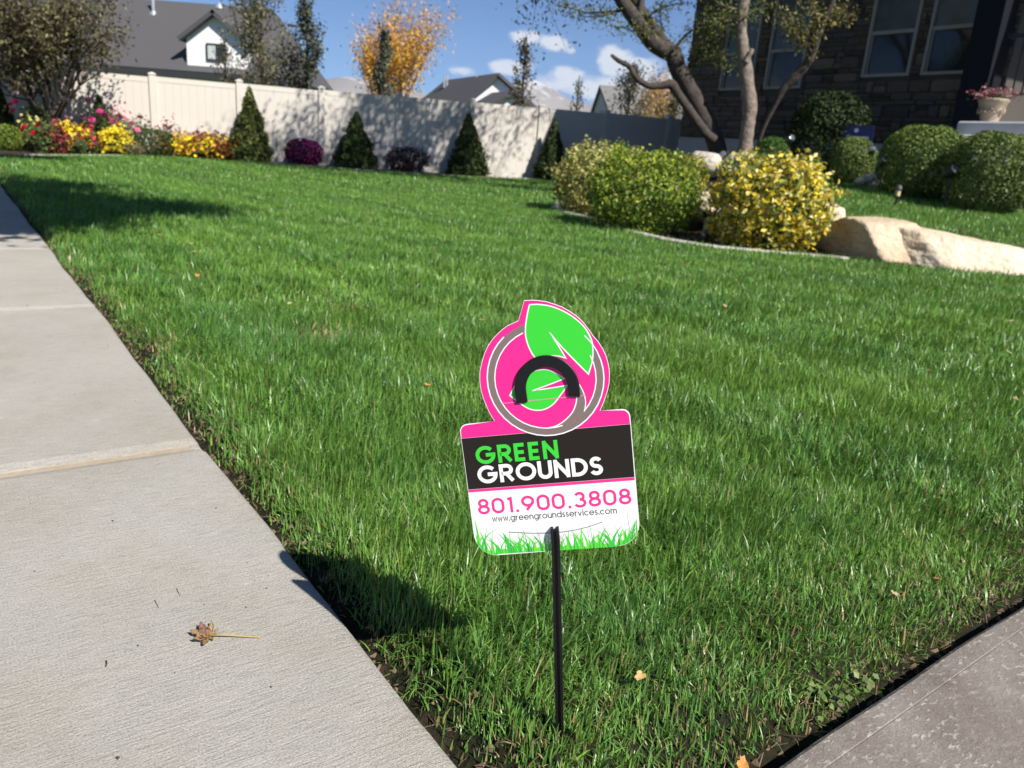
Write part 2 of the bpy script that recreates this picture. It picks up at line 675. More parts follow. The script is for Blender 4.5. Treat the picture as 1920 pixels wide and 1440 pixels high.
fl2.inputs[2].default_value = .66
edge_n = nd(t, 'ShaderNodeSeparateXYZ')
link(t, oc, edge_n.inputs[0])
em = nd(t, 'ShaderNodeMapRange')
link(t, math_n(t, 'ABSOLUTE', edge_n.outputs[1]), em.inputs[0])
em.inputs[1].default_value = .07
em.inputs[2].default_value = .0
em.inputs[3].default_value = .25
em.inputs[4].default_value = .95
flk = math_n(t, 'MULTIPLY', fl1.outputs[0], math_n(t, 'MAXIMUM', fl2.outputs[0], em.outputs[0]), clamp=True)
c2 = mixrgb(t, 'MIX', math_n(t, 'MULTIPLY', flk, .85), c1, (.50, .46, .40))
link(t, c2, b.inputs['Base Color'])
bp = nd(t, 'ShaderNodeBump')
bp.inputs['Strength'].default_value = .7
bp.inputs['Distance'].default_value = .004
link(t, math_n(t, 'ADD', noise_tex(t, oc, 90, 6, .7), math_n(t, 'MULTIPLY', flk, .3)), bp.inputs['Height'])
link(t, bp.outputs[0], b.inputs['Normal'])

drive = empty('driveway', (*drv0, 0.0), math.atan2(drvd[1], drvd[0]))
tag(drive, kind='structure')
D_PROF = [(0, -.12), (0, -.014), (-.003, -.006), (-.009, -.001), (-.0325, 0.0), (-.0338, -.0011), (-.0351, 0.0), (-1.0, 0.0), (-5.2, 0.01), (-5.2, -.12)]


def strip(prof, xs):
    v, f = [], []
    for i, x in enumerate(xs):
        wob = .0025 * math.sin(x * 5) + .0012 * math.sin(x * 17)
        for (yy, zz) in prof:
            v.append((x, yy + (wob if yy > -.02 else 0), zz))
    m_ = len(prof)
    for i in range(len(xs) - 1):
        for k in range(m_ - 1):
            a = i * m_ + k
            f.append((a, a + 1, a + m_ + 1, a + m_))
    return v, f


v, f = strip(D_PROF, list(np.linspace(-.30, 3.2, 80)))
me = bpy.data.meshes.new('driveway_slab')
me.from_pydata(v, [], f)
me.update()
objm('driveway_slab', me, drive, dm)
v, f = strip(D_PROF, list(np.linspace(3.208, 8.0, 40)))
me = bpy.data.meshes.new('driveway_slab')
me.from_pydata(v, [], f)
me.update()
objm('driveway_slab', me, drive, dm)

# ------------------------------------------------------------------ fence
VINYL = mat('almond_vinyl', (.585, .54, .485), .55, noise=1.3, col2=(.62, .58, .525), spec=.3)
fk = .319


def fence_pt(i):
    X = -8.06 + 1.655 * i
    return np.array([X, 19.82 + fk * X])


fdir = np.array([1, fk]) / math.hypot(1, fk)
frz = math.atan2(fdir[1], fdir[0])
fence = tag(empty('vinyl_fence', (*fence_pt(0), 0)), 'long almond vinyl privacy fence behind the lawn and flower bed, dappled with shade', 'fence')


def f_top(X):
    return 1.72 + .0135 * (X + 8)


def child_at(name, me, parent, m, loc, rz=0):
    o = objm(name, me, parent, m)
    pl = parent.location
    o.location = (float(loc[0] - pl[0]), float(loc[1] - pl[1]), float(loc[2] - pl[2]))
    o.rotation_euler = (0, 0, rz)
    return o


post_b = MB()
post_b.box(-.064, .064, -.064, .064, -.25, 1.74)
post_b.add([(-.075, -.075, 1.74), (.075, -.075, 1.74), (.075, .075, 1.74), (-.075, .075, 1.74), (-.075, -.075, 1.765), (.075, -.075, 1.765), (.075, .075, 1.765), (-.075, .075, 1.765), (0, 0, 1.80)],
           [(0, 3, 2, 1), (0, 1, 5, 4), (1, 2, 6, 5), (2, 3, 7, 6), (3, 0, 4, 7), (4, 5, 8), (5, 6, 8), (6, 7, 8), (7, 4, 8)])
post_me = post_b.mesh('post')
LB = 1.655 / fdir[0] - .128
rail_b = MB()
rail_b.box(0, LB, -.025, .025, 0, .105)
rail_me = rail_b.mesh('rail')
bw = LB / 10
board_b = MB()
board_b.add([(0.001, -.018, .085), (.006, -.019, .085), (bw - .006, -.019, .085), (bw - .001, -.018, .085), (bw - .001, .014, .085), (.001, .014, .085),
             (0.001, -.018, 1.60), (.006, -.019, 1.60), (bw - .006, -.019, 1.60), (bw - .001, -.018, 1.60), (bw - .001, .014, 1.60), (.001, .014, 1.60)],
            [(0, 1, 7, 6), (1, 2, 8, 7), (2, 3, 9, 8), (3, 4, 10, 9), (4, 5, 11, 10), (5, 0, 6, 11)])
board_me = board_b.mesh('board')
for i in range(-6, 13):
    p = fence_pt(i)
    zt = f_top(p[0]) - 1.74
    child_at('post', post_me, fence, VINYL, (p[0], p[1], zt), frz)
    if i < 12:
        q = p + fdir * .064
        pan = empty('panel', (q[0] - fence.location[0], q[1] - fence.location[1], zt + .008), frz)
        pan.parent = fence
        for zr_ in (1.60, -.02):
            o = objm('rail', rail_me, pan, VINYL)
            o.location = (0, 0, zr_)
        for k in range(10):
            o = objm('board', board_me, pan, VINYL)
            o.location = (k * bw, 0, 0)

# ------------------------------------------------------------------ houses
def slab_poly(mb, pts, thick, nrm=None):
    """thick polygon (convex) pushed back along its normal"""
    P = [np.asarray(p, float) for p in pts]
    n = np.cross(P[1] - P[0], P[2] - P[0])
    n = n / np.linalg.norm(n)
    if nrm is not None and n @ np.asarray(nrm) < 0:
        n = -n
        P = P[::-1]
    k = len(P)
    Q = [p - n * thick for p in P]
    fs = [tuple(range(k)), tuple(range(2 * k - 1, k - 1, -1))]
    for i in range(k):
        j = (i + 1) % k
        fs.append((i, i + k, j + k, j)[::1])
    mb.add(P + Q, fs)


ROOF = mat('charcoal_shingle', (.062, .060, .064), .9, noise=40, col2=(.09, .087, .09), bump=(60, .6, .02))
ROOF2 = mat('grey_shingle', (.16, .155, .15), .9, noise=30, col2=(.2, .195, .19), bump=(60, .6, .02))
WHITE = mat('white_stucco', (.80, .80, .79), .8, bump=(40, .3, .01))
GREYW = mat('pale_grey_siding', (.42, .44, .45), .8)
DARKT = mat('dark_trim', (.03, .032, .036), .6)
GLASS = mat('window_glass', (.012, .020, .024), .06, spec=.42)
GLASS2 = mat('painted_reflection_glass', (.055, .062, .056), .12, noise=1.6, col2=(.10, .11, .10), spec=.45)  # upper sashes: pale reflections put into the glass colour
BLIND = mat('blind', (.5, .52, .52), .7)
PIPE = mat('galvanised_pipe', (.62, .63, .64), .35, metal=.7)

# white house with the dormer, behind the left of the fence
YH = 35.0
hl = tag(empty('white_house', at(400, 300, YH)), 'white house with charcoal roof and a gabled dormer, behind the left of the fence', 'house')


def part(name, mb, m, parent, smooth_=False):
    """parts given in world coordinates"""
    o = mb.build(name, m, parent, smooth_)
    pl = parent.matrix_basis.inverted()
    o.data.transform(pl)
    return o


eL, eR = at(-300, 128 - 35, YH), at(547, 150, YH)
ez = at(400, 138, YH)[2]
rz_ = at(400, 8, YH + 3.7)[2]
rL, rRr = at(-300, 0, YH + 3.7), at(511, 26, YH + 3.7)
m1 = MB()
A = np.array([eL[0], YH - .45, ez])
B = np.array([eR[0], YH - .45, ez])
Cc = np.array([rRr[0], YH + 3.7, rz_])
Dd = np.array([eL[0], YH + 3.7, rz_])
slab_poly(m1, [A, B, Cc, Dd], .18, (0, -1, 1))
B2 = np.array([eR[0], YH + 8.0, ez])
slab_poly(m1, [B, B2, Cc], .18, (1, 0, 1))
A2 = np.array([eL[0], YH + 8.0, ez])
slab_poly(m1, [B2, A2, Dd, Cc], .18, (0, 1, 1))
roof_o = part('roof', m1, ROOF, hl)
m1 = MB()
m1.box(eL[0], eR[0] - .4, YH, YH + 7.6, -.1, ez - .12)
part('wall', m1, WHITE, hl)
m1 = MB()
m1.box(eL[0], eR[0] + .05, YH - .58, YH - .40, ez - .26, ez - .04)
part('gutter', m1, DARKT, hl)
# dormer
dl, dr = at(350, 100, YH - .15), at(461, 108, YH - .15)
dpk = at(403, 19, YH - .15)
dsh = at(352, 62, YH - .15)[2]
dz0 = ez - .35
m1 = MB()
yb = YH + 3.2
m1.add([(dl[0], YH - .12, dz0), (dr[0], YH - .12, dz0), (dr[0], YH - .12, dsh - .05), (dpk[0], YH - .12, dpk[2] - .2), (dl[0], YH - .12, dsh - .05),
        (dl[0], yb, dz0), (dr[0], yb, dz0), (dr[0], yb, dsh - .05), (dpk[0], yb, dpk[2] - .2), (dl[0], yb, dsh - .05)],
       [(0, 1, 2, 3, 4), (9, 8, 7, 6, 5), (0, 4, 9, 5), (1, 6, 7, 2), (2, 7, 8, 3), (3, 8, 9, 4), (0, 5, 6, 1)])
dorm = part('dormer', m1, WHITE, hl)
m1 = MB()
ov = .28
for sx, ex in ((-1, dl[0]), (1, dr[0])):
    run = abs(ex - dpk[0])
    sl = (dpk[2] - dsh) / run
    e2 = ex + sx * ov
    slab_poly(m1, [(dpk[0], YH - .45, dpk[2]), (e2, YH - .45, dsh - sl * ov), (e2, YH + 3.6, dsh - sl * ov), (dpk[0], YH + 3.6, dpk[2])], .16, (sx, 0, 1))
part('dormer_roof', m1, ROOF, hl)
w0, w1 = at(387, 113, YH - .2), at(424, 83, YH - .2)
m1 = MB()
yf = YH - .15
m1.box(w0[0], w1[0], yf - .04, yf, w0[2], w0[2] + .07)
m1.box(w0[0], w1[0], yf - .04, yf, w1[2] - .07, w1[2])
m1.box(w0[0], w0[0] + .06, yf - .04, yf, w0[2] + .07, w1[2] - .07)
m1.box(w1[0] - .06, w1[0], yf - .04, yf, w0[2] + .07, w1[2] - .07)
xm = (w0[0] + w1[0]) / 2
m1.box(xm - .03, xm + .03, yf - .04, yf, w0[2] + .07, w1[2] - .07)
win = part('window', m1, DARKT, hl)
for (xa, xb, mm) in ((w0[0] + .06, xm - .03, BLIND), (xm + .03, w1[0] - .06, GLASS)):
    m1 = MB()
    m1.box(xa, xb, yf - .022, yf - .006, w0[2] + .07, w1[2] - .07)
    o = m1.build('pane', mm, win)
    o.data.transform(hl.matrix_basis.inverted())
for (pxa, y0_, y1_, Yp, rr) in ((288, 27, -8, YH + 2.9, .07), (411, 14, 6, YH + 3.6, .05)):
    a_ = at(pxa, y0_, Yp)
    m1 = MB()
    m1.tube([a_ - np.array([0, 0, .25]), a_ + np.array([0, 0, (y0_ - y1_) / FPX * Yp])], rr, 10)
    m1.lathe([(.22, 0), (.1, .18)], 10, (a_[0], a_[1], a_[2] - .05))
    part('vent_pipe', m1, PIPE, hl)

# white gabled house far behind the middle of the fence
hm = tag(empty('gabled_house', at(930, 300, 60)), 'distant white gabled house with dark roof above the middle of the fence', 'house')
gl, gp, gr_ = at(858, 196, 60), at(932, 137, 60), at(1010, 206, 60)
rb = at(835, 147, 69)
axv = np.array([rb[0] - gp[0], rb[1] - gp[1], 0])
zl = min(gl[2], gr_[2])
gl = np.array([gl[0], gl[1], zl])
gr_ = np.array([gr_[0], gr_[1], zl])
gp = np.array([gp[0], gp[1], gp[2]])
m1 = MB()
o3 = np.array([0, 0, .15])
m1.add([gl - o3, gr_ - o3, gp - o3 * 1.2, gl + axv - o3, gr_ + axv - o3, gp + axv - o3 * 1.2, gl * [1, 1, 0], gr_ * [1, 1, 0], (gl + axv) * [1, 1, 0], (gr_ + axv) * [1, 1, 0]],
       [(0, 1, 2), (3, 5, 4), (6, 7, 1, 0), (7, 9, 4, 1), (9, 8, 3, 4), (8, 6, 0, 3)])
part('wall', m1, WHITE, hm)
m1 = MB()
front = -axv / np.linalg.norm(axv) * .45
slab_poly(m1, [gp + front, gl + front + (gl - gp) * .06, gl + axv + (gl - gp) * .06, gp + axv], .22, (-1, -1, 1.5))
slab_poly(m1, [gp + front, gr_ + front + (gr_ - gp) * .06, gr_ + axv + (gr_ - gp) * .06, gp + axv], .22, (1, 0.5, 1.5))
part('roof', m1, ROOF, hm)
wl_, wp_, wr_ = at(906, 202, 57), at(961, 170, 57), at(1006, 206, 57)
zl = min(wl_[2], wr_[2])
wl_[2] = wr_[2] = zl
m1 = MB()
ax2 = axv * .55
m1.add([wl_ - o3, wr_ - o3, wp_ - o3 * 1.2, wl_ + ax2 - o3, wr_ + ax2 - o3, wp_ + ax2 - o3 * 1.2, wl_ * [1, 1, 0], wr_ * [1, 1, 0]],
       [(0, 1, 2), (3, 5, 4), (6, 7, 1, 0), (0, 3, 4, 1)])
part('wing_wall', m1, WHITE, hm)
m1 = MB()
slab_poly(m1, [wp_ + front, wl_ + front, wl_ + ax2, wp_ + ax2], .2, (-1, -1, 1.5))
slab_poly(m1, [wp_ + front, wr_ + front, wr_ + ax2, wp_ + ax2], .2, (1, 0.5, 1.5))
part('wing_roof', m1, ROOF, hm)
for (pxa, y0_, y1_, Yp) in ((833, 157, 143, 67), (838, 156, 143, 67), (893, 160, 144, 63), (898, 159, 143, 63)):
    a_ = at(pxa, y0_, Yp)
    m1 = MB()
    m1.tube([a_ - np.array([0, 0, .3]), a_ + np.array([0, 0, (y0_ - y1_) / FPX * Yp])], .075, 8)
    part('vent_pipe', m1, PIPE, hm)

# pale house with grey roof behind the shaded end of the fence
hr = tag(empty('grey_house', at(1200, 310, 50)), 'distant pale house with plain grey roof above the shaded fence', 'house')
ra, rb_ = at(1124, 159, 50), at(1420, 180, 50)
rb_[2] = ra[2]
e0, e1 = at(1145, 216, 46.5), at(1440, 230, 46.5)
e1[2] = e0[2]
bk0 = at(1103, 212, 53.5)
bk0[2] = e0[2]
m1 = MB()
slab_poly(m1, [ra, rb_, e1, e0], .2, (0, -1, 1))
slab_poly(m1, [ra, rb_, rb_ + (0, 4, -(ra[2] - e0[2])), bk0], .2, (0, 1, 1))
part('roof', m1, ROOF2, hr)
m1 = MB()
d_ = np.array([.15, 0, -.18])
m1.add([e0 + d_, ra + d_, bk0 + d_, (e0 + d_) * [1, 1, 0], (bk0 + d_) * [1, 1, 0], e1 + (0, .3, -.2), (e1 + (0, .3, 0)) * [1, 1, 0]],
       [(0, 1, 2), (3, 0, 2, 4), (3, 6, 5, 0)])
part('wall', m1, GREYW, hr)

# ------------------------------------------------------------------ the stone house on the right
DC = 17.6
cdir = ray(1288, 150)
cor = cdir[:2] / np.hypot(cdir[0], cdir[1]) * DC
frz_h = math.atan2(-S[1], -S[0])           # local +x runs along the facade towards the viewer; local +y into the house
house = empty('stone_house', (*cor, 0), frz_h)
tag(house, 'brown stone fronted house in shade on the right, with tall paired windows', 'house')
k_ = DC / 17.0
# local frame: x = u along facade, y: rot90 of x -> into the house?
lx = np.array([math.cos(frz_h), math.sin(frz_h)])
ly = np.array([-lx[1], lx[0]])
# ly points to (+N) side: into the house
Z0 = 1.24 * k_
WINS = [(.92, 1.74, 2.13, 3.9), (2.0, 2.82, 2.13, 3.9), (3.98, 4.82, 2.27, 4.35), (5.0, 5.78, 2.27, 4.35)]
WINS = [(a * 1.0, b_ * 1.0, c * 1.02, d) for a, b_, c, d in WINS]
RAILZ = [2.84, 2.84, 3.0, 3.0]
HW, HD, HE = 6.3, 9.0, 5.35
STONE_M = []
for nme, c1_, c2_ in (('brown_stone', (.095, .068, .052), (.135, .102, .078)), ('dark_stone', (.052, .041, .036), (.075, .06, .05)), ('tan_stone', (.15, .115, .083), (.19, .15, .11)), ('grey_stone', (.085, .077, .07), (.125, .112, .10))):
    STONE_M.append(mat(nme, c1_, .9, noise=9, col2=c2_, bump=(35, .9, .02)))
MORT = mat('mortar', (.06, .052, .045), .95, noise=40, col2=(.085, .075, .065), bump=(90, .5, .01))
TRIM = mat('window_trim', (.27, .25, .215), .6)
FOUND = mat('foundation_concrete', (.34, .345, .345), .9, noise=6, col2=(.40, .40, .40), bump=(50, .4, .01))

# backing wall built round the window openings (strips butted end to end)
mw = MB()
us = sorted({0.0, HW} | {w[0] for w in WINS} | {w[1] for w in WINS})
for ua, ub in zip(us[:-1], us[1:]):
    w = [x for x in WINS if abs(x[0] - ua) < 1e-6]
    if w:
        mw.box(ua, ub, 0, .2, Z0, w[0][2])
        mw.box(ua, ub, 0, .2, w[0][3], HE)
    else:
        mw.box(ua, ub, 0, .2, Z0, HE)
# gable
mw.add([(0, 0, HE), (HW, 0, HE), (HW * .5, 0, HE + 1.9), (0, .2, HE), (HW, .2, HE), (HW * .5, .2, HE + 1.9)], [(0, 1, 2), (5, 4, 3), (1, 4, 5, 2), (2, 5, 3, 0)])
mw.box(0, .2, .2, HD, Z0, HE)
mw.box(HW - .2, HW, .2, HD, Z0, HE)
mw.box(.2, HW - .2, HD - .2, HD, Z0, HE)
mw.build('wall', MORT, house)
mf = MB()
mf.box(-.03, HW + 2, .012, .3, .2, Z0 - .012)
mf.box(-.03, .3, .3, HD, .2, Z0 - .012)
mf.build('foundation', FOUND, house)
mr_ = MB()
slab_poly(mr_, [(HW * .5, -.0, HE + 2.0), (-.02, -.0, HE + .08), (-.02, HD, HE + .08), (HW * .5, HD, HE + 2.0)], .12, (-1, 0, 1))
slab_poly(mr_, [(HW * .5, -.0, HE + 2.0), (HW + 3.2, -.0, HE + .08), (HW + 3.2, HD, HE + .08), (HW * .5, HD, HE + 2.0)], .12, (1, 0, 1))
mr_.build('roof', ROOF, house)
# interior seen through the panes
mi = MB()
mi.box(.25, HW - .25, 1.6, 1.7, Z0, HE)
mi.build('room_wall', mat('room_wall', (.10, .09, .08), .9), house)
# windows
for (ua, ub, za, zb), zr in zip(WINS, RAILZ):
    mb = MB()
    fw = .05
    mb.box(ua + .003, ua + fw, -.045, .08, za + .003, zb - .003)
    mb.box(ub - fw, ub - .003, -.045, .08, za + .003, zb - .003)
    mb.box(ua + fw, ub - fw, -.045, .08, za + .003, za + fw)
    mb.box(ua + fw, ub - fw, -.045, .08, zb - fw, zb - .003)
    mb.box(ua + fw, ub - fw, -.03, .07, zr - .028, zr + .028)
    mb.box(ua + fw, ua + fw + .028, -.005, .05, za + fw, zr - .028)
    mb.box(ub - fw - .028, ub - fw, -.005, .05, za + fw, zr - .028)
    wo = mb.build('window', TRIM, house)
    p1 = MB()
    p1.box(ua + fw + .028, ub - fw - .028, .02, .03, za + fw, zr - .028)
    o = p1.build('pane', GLASS, wo)
    p2 = MB()
    p2.box(ua + fw, ub - fw, .0, .01, zr + .028, zb - fw)
    o = p2.build('pane', GLASS2, wo)
# stones
rs = random.Random(5)
stone_base = []
for k in range(14):
    bm = bmesh.new()
    bmesh.ops.create_cube(bm, size=1)
    bmesh.ops.subdivide_edges(bm, edges=bm.edges[:], cuts=1, use_grid_fill=True)
    for v_ in bm.verts:
        c = v_.co
        if abs(c.x) > .4 and abs(c.z) > .4:
            c.x *= rs.uniform(.86, .97)
            c.z *= rs.uniform(.80, .96)
        if c.y < -.4:
            c.y += rs.uniform(-.3, .15)
            if abs(c.x) > .4 or abs(c.z) > .4:
                c.y += .18
    me = bpy.data.meshes.new('stone')
    bm.to_mesh(me)
    bm.free()
    stone_base.append(me)
stone_vars = [(lambda me_, m_: (me_.materials.append(m_), me_)[1])(sb.copy(), STONE_M[rs.choices(range(4), (5, 3, 2, 3))[0]]) for sb in stone_base for _ in range(3)]


def in_window(u0, u1, z0, z1):
    return any(u1 > w[0] - .0 and u0 < w[1] + .0 and z1 > w[2] - .0 and z0 < w[3] for w in WINS)


cells = []
z = Z0 + .01
while z < HE - .02:
    hgt = rs.choice((.07, .085, .1, .12, .15, .19))
    u = .005
    while u < HW - .03:
        wd = rs.choice((rs.uniform(.10, .22), rs.uniform(.2, .38), rs.uniform(.34, .55)))
        if u + wd > HW - .12:
            wd = HW - .005 - u
        segs = [(u, u + wd)]
        for w in WINS:
            if z + hgt > w[2] and z < w[3]:
                ns = []
                for a_, b_ in segs:
                    if b_ <= w[0] or a_ >= w[1]:
                        ns.append((a_, b_))
                    else:
                        if w[0] - a_ > .05:
                            ns.append((a_, w[0]))
                        if b_ - w[1] > .05:
                            ns.append((w[1], b_))
                segs = ns
        for a_, b_ in segs:
            if hgt > .11 and rs.random() < .45:
                zm = z + hgt * rs.uniform(.38, .62)
                cells.append((a_, b_, z, zm))
                cells.append((a_, b_, zm, z + hgt))
            else:
                cells.append((a_, b_, z, z + hgt))
        u += wd
    z += hgt
cells.sort(key=lambda c: (c[2] > 3.75, rs.random() * .4 - c[0]))
rest = MB()
for k, (a_, b_, z0, z1) in enumerate(cells):
    pr = rs.uniform(.028, .06)
    sb = rs.choice(stone_vars)
    if k < 300:
        o = objm('stone', sb, house)
        o.location = ((a_ + b_) / 2, -pr / 2 + .004, (z0 + z1) / 2)
        o.scale = (b_ - a_ - .012, pr, z1 - z0 - .012)
    else:
        sb = rs.choice(stone_base)
        vs = [((a_ + b_) / 2 + v_.co.x * (b_ - a_ - .012), -pr / 2 + .004 + v_.co.y * pr, (z0 + z1) / 2 + v_.co.z * (z1 - z0 - .012)) for v_ in sb.vertices]
        rest.add(vs, [tuple(p_.vertices) for p_ in sb.polygons])
if rest.v:
    tag(rest.build('stonework', STONE_M[0], house), kind='stuff')
# porch column, second wall beyond and railing
NAVY = mat('dark_navy_paint', (.006, .007, .012), .7, spec=.2)
BLACKM = mat('black_metal', (.012, .012, .013), .4, spec=.5)
mb = MB()
mb.box(5.92, 6.30, -.55, -.16, Z0 + .25, 5.0)
mb.box(5.86, 6.36, -.61, -.10, Z0 + .1, Z0 + .25)
mb.build('porch_column', NAVY, house)
mb = MB()
mb.box(HW, HW + 3.0, 1.4, 1.6, Z0, HE)
mb.build('porch_wall', STONE_M[0], house)
rail = MB()
rail.box(6.36, 8.2, -.40, -.35, 3.02 - .3, 3.07 - .3)
rail.box(6.36, 8.2, -.39, -.36, 1.95, 1.985)
railo = rail.build('railing', BLACKM, house)
for k in range(14):
    mb = MB()
    x = 6.46 + k * .125
    mb.box(x - .009, x + .009, -.384, -.366, 1.985, 2.72)
    mb.build('baluster', BLACKM, railo)
# porch floor and steps
CONC2 = mat('porch_concrete', (.40, .41, .42), .85, noise=5, col2=(.46, .465, .47), bump=(40, .4, .006))
porch = MB()
porch.box(5.8, 9.5, -.9, 1.39, .5, Z0 + .09)
porch.build('porch_floor', CONC2, house)


def to_house(P):
    q = np.asarray(P)[:2] - cor
    return float(q @ lx), float(q @ ly), float(P[2])


s1 = to_house(at(1797, 227, 10.9))
s2 = to_house(at(1784, 252, 10.75))
s3 = to_house(at(1770, 300, 10.5))
steps = tag(empty('porch_steps', (*cor, 0), frz_h), 'grey concrete porch steps behind the round shrubs at the right edge', 'steps')
mb = MB()
mb.cbox(s1[0], s1[0] + 3.2, s1[1], -.91, .2, s1[2], .02)
mb.build('top_step', CONC2, steps)
mb = MB()
mb.cbox(s2[0], s2[0] + 3.4, s1[1] - .30, s1[1] - .003, .2, s2[2], .02)
mb.build('middle_step', CONC2, steps)
mb = MB()
mb.cbox(s2[0] - .12, s2[0] + 3.6, s1[1] - .62, s1[1] - .303, .2, s3[2] + .03, .02)
mb.build('bottom_step', CONC2, steps)

# flower pot on the top step
POTM = mat('cream_pot', (.42, .33, .235), .8, noise=12, col2=(.32, .25, .18))
pp = at(1855, 224, 11.25)
pp[2] = s1[2]
ps = depth(pp) / FPX * .84
pot = tag(empty('flower_pot', pp), 'cream urn of pink and white flowers standing on the porch steps', 'flower pot')
mb = MB()
mb.lathe([(15 * ps, 0), (19 * ps, 2 * ps), (17 * ps, 6 * ps), (23 * ps, 26 * ps), (29 * ps, 48 * ps), (31 * ps, 50 * ps), (31 * ps, 55 * ps), (27 * ps, 55 * ps), (25 * ps, 47 * ps)], 20)
mb.build('urn', POTM, pot, True)
mb = MB()
for k in range(9):
    a_ = k * 2 * math.pi / 9
    mb.tube([(26 * ps * math.cos(a_ + j * .16), 26 * ps * math.sin(a_ + j * .16), (34 - abs(j) * 5) * ps) for j in (-2, -1, 0, 1, 2)], 2.0 * ps, 5)
mb.build('garland', POTM, pot, True)
g = np.random.default_rng(3)
P = g.normal(size=(260, 3)) * np.array([17, 17, 6]) * ps + np.array([0, 0, 60 * ps])
objm('foliage', leaf_mesh('foliage', P, 7 * ps, pick([(.07, .11, .04), (.12, .15, .07)], (1, 1), 260, g), seed=3), pot, LEAF)
P = g.normal(size=(420, 3)) * np.array([19, 19, 6]) * ps + np.array([0, 0, 65 * ps])
objm('flower_heads', leaf_mesh('flower_heads', P, 6 * ps, pick([(.40, .14, .17), (.52, .40, .36), (.25, .06, .09)], (3, 2, 2), 420, g), aspect=.9, seed=4), pot, PETAL)['kind'] = 'stuff'


def bed(px, off):
    """a place in the flower bed: so far in front of the fence, in the direction of a pixel column"""
    d = ray(px, 290)
    Y = (19.82 - off) / (1 - fk * d[0] / d[1])
    X = d[0] / d[1] * Y
    return np.array([X, Y, gz(X, Y)])


def stand(px, Y):
    d = ray(px, 330)
    p = CP + d * (Y / d[1])
    p[2] = gz(p[0], p[1])
    return p


# ------------------------------------------------------------------ shrubs
def blob_points(n, rad, g, squash=2.6, shell=.28, zmin=-.9, lump=.12, seed=0):
    """points near the skin of a clipped, slightly lumpy rounded form; outward normals"""
    d = g.normal(size=(n * 2, 3))
    d /= np.linalg.norm(d, axis=1, keepdims=True)
    d = d[d[:, 2] > zmin][:n]
    n = len(d)
    se = (np.abs(d[:, 0]) ** squash + np.abs(d[:, 1]) ** squash + np.abs(d[:, 2]) ** squash) ** (-1 / squash)
    off = Vector((seed * 7.3, seed * 3.1, 0))
    lm = np.array([mnoise.noise(Vector(v) * 2.2 + off) + .5 * mnoise.noise(Vector(v) * 5 + off) for v in d])
    rr = se * (1 + lump * lm) * (1 - shell * g.random(n) ** 1.7)
    return d * rr[:, None] * np.asarray(rad), d / np.linalg.norm(d / np.asarray(rad), axis=1, keepdims=True) / np.asarray(rad)


def stems(parent, rad, g, m, n=7, w=.012):
    mb = MB()
    for k in range(n):
        a_ = g.random() * 6.28
        r_ = g.random() ** .5 * .75
        x, y = r_ * math.cos(a_) * rad[0], r_ * math.sin(a_) * rad[1]
        mb.tube([(x * .2, y * .2, -.04), (x * .55, y * .55, rad[2] * .5), (x, y, rad[2] * (1.1 + .5 * g.random()))], [w * 1.4, w, w * .4], 5)
    return mb.build('stems', m, parent)


def shrub(name, label, cat, px0, px1, ytop, base, cols, w, n, leaf, seed, group=None, ros=None, squash=2.6, ry=None, colfn=None, aspect=.6, jit=.8, shell=.3, lump=.12, zmin=-.97, material=None, sink=.02, up=0.):
    """px extents in the photograph and a ground point give the real size"""
    g = np.random.default_rng(seed)
    base = np.array(base, float)
    ps = depth(base) / FPX
    rx = (px1 - px0) / 2 * ps
    h = max(.05, (at((px0 + px1) / 2, ytop, base[1])[2] - base[2]))
    o = tag(empty(name, base), label, cat, group)
    rad = (rx, ry or rx, h / 2)
    P, nn = blob_points(n, rad, g, squash, shell, zmin, lump, seed)
    if ros:
        # leaves gathered in rosettes at the shoot tips, over a looser layer of older leaves
        cnt, sg_, inner, jut = ros
        Q, qn = blob_points(cnt, rad, g, squash, .10, zmin, lump * 1.5, seed + 3)
        Q = Q * (1 + jut * np.clip(g.normal(size=(len(Q), 1)), -1.2, 1.8))
        qn = qn / np.linalg.norm(qn, axis=1, keepdims=True)
        idx = g.integers(0, len(Q), int(n * (1 - inner)))
        P2 = Q[idx] + g.normal(size=(len(idx), 3)) * sg_
        k_in = int(len(P) * inner)
        P = np.concatenate([P[:k_in] * .9, P2])
        nn = np.concatenate([nn[:k_in], qn[idx] * .7 + (P2 - Q[idx]) / sg_ * .35])
    P[:, 2] += h / 2 - sink
    P[:, 2] = np.maximum(P[:, 2], .01)
    c = pick(cols, w, len(P), g)
    if colfn is not None:
        c = colfn(P, rad, h, c, g)
    sz = leaf * (1 + g.normal(size=len(P)) * .2)
    objm('foliage', leaf_mesh('foliage', P, sz, c, nn / np.linalg.norm(nn, axis=1, keepdims=True), aspect, jit, seed=seed, up=up), o, material or LEAF)
    stems(o, rad, g, BARK_DARK, w=.012 if rx > .25 else .006)
    return o


# the three bushes in the near bed
b1 = stand(1128, 9.45)
shrub('variegated_bush', 'cream and olive variegated bush, leftmost and farthest in the near bed', 'bush', 1044, 1216, 270, b1,
      [(.54, .49, .15), (.36, .36, .09), (.16, .21, .05), (.62, .56, .25)], (4, 4, 3, 2), 9000, .044, 21, squash=2.8, ros=(480, .03, .45, .028))
b2 = stand(1212, 7.75)


def green_new(P, rad, h, c, g):
    t = np.clip(P[:, 2] / h, 0, 1)
    tip = g.random(len(P)) < .2 + .45 * t
    c[tip] = np.array([.33, .39, .04]) * (1 + g.normal(size=(tip.sum(), 1)) * .2)
    return c


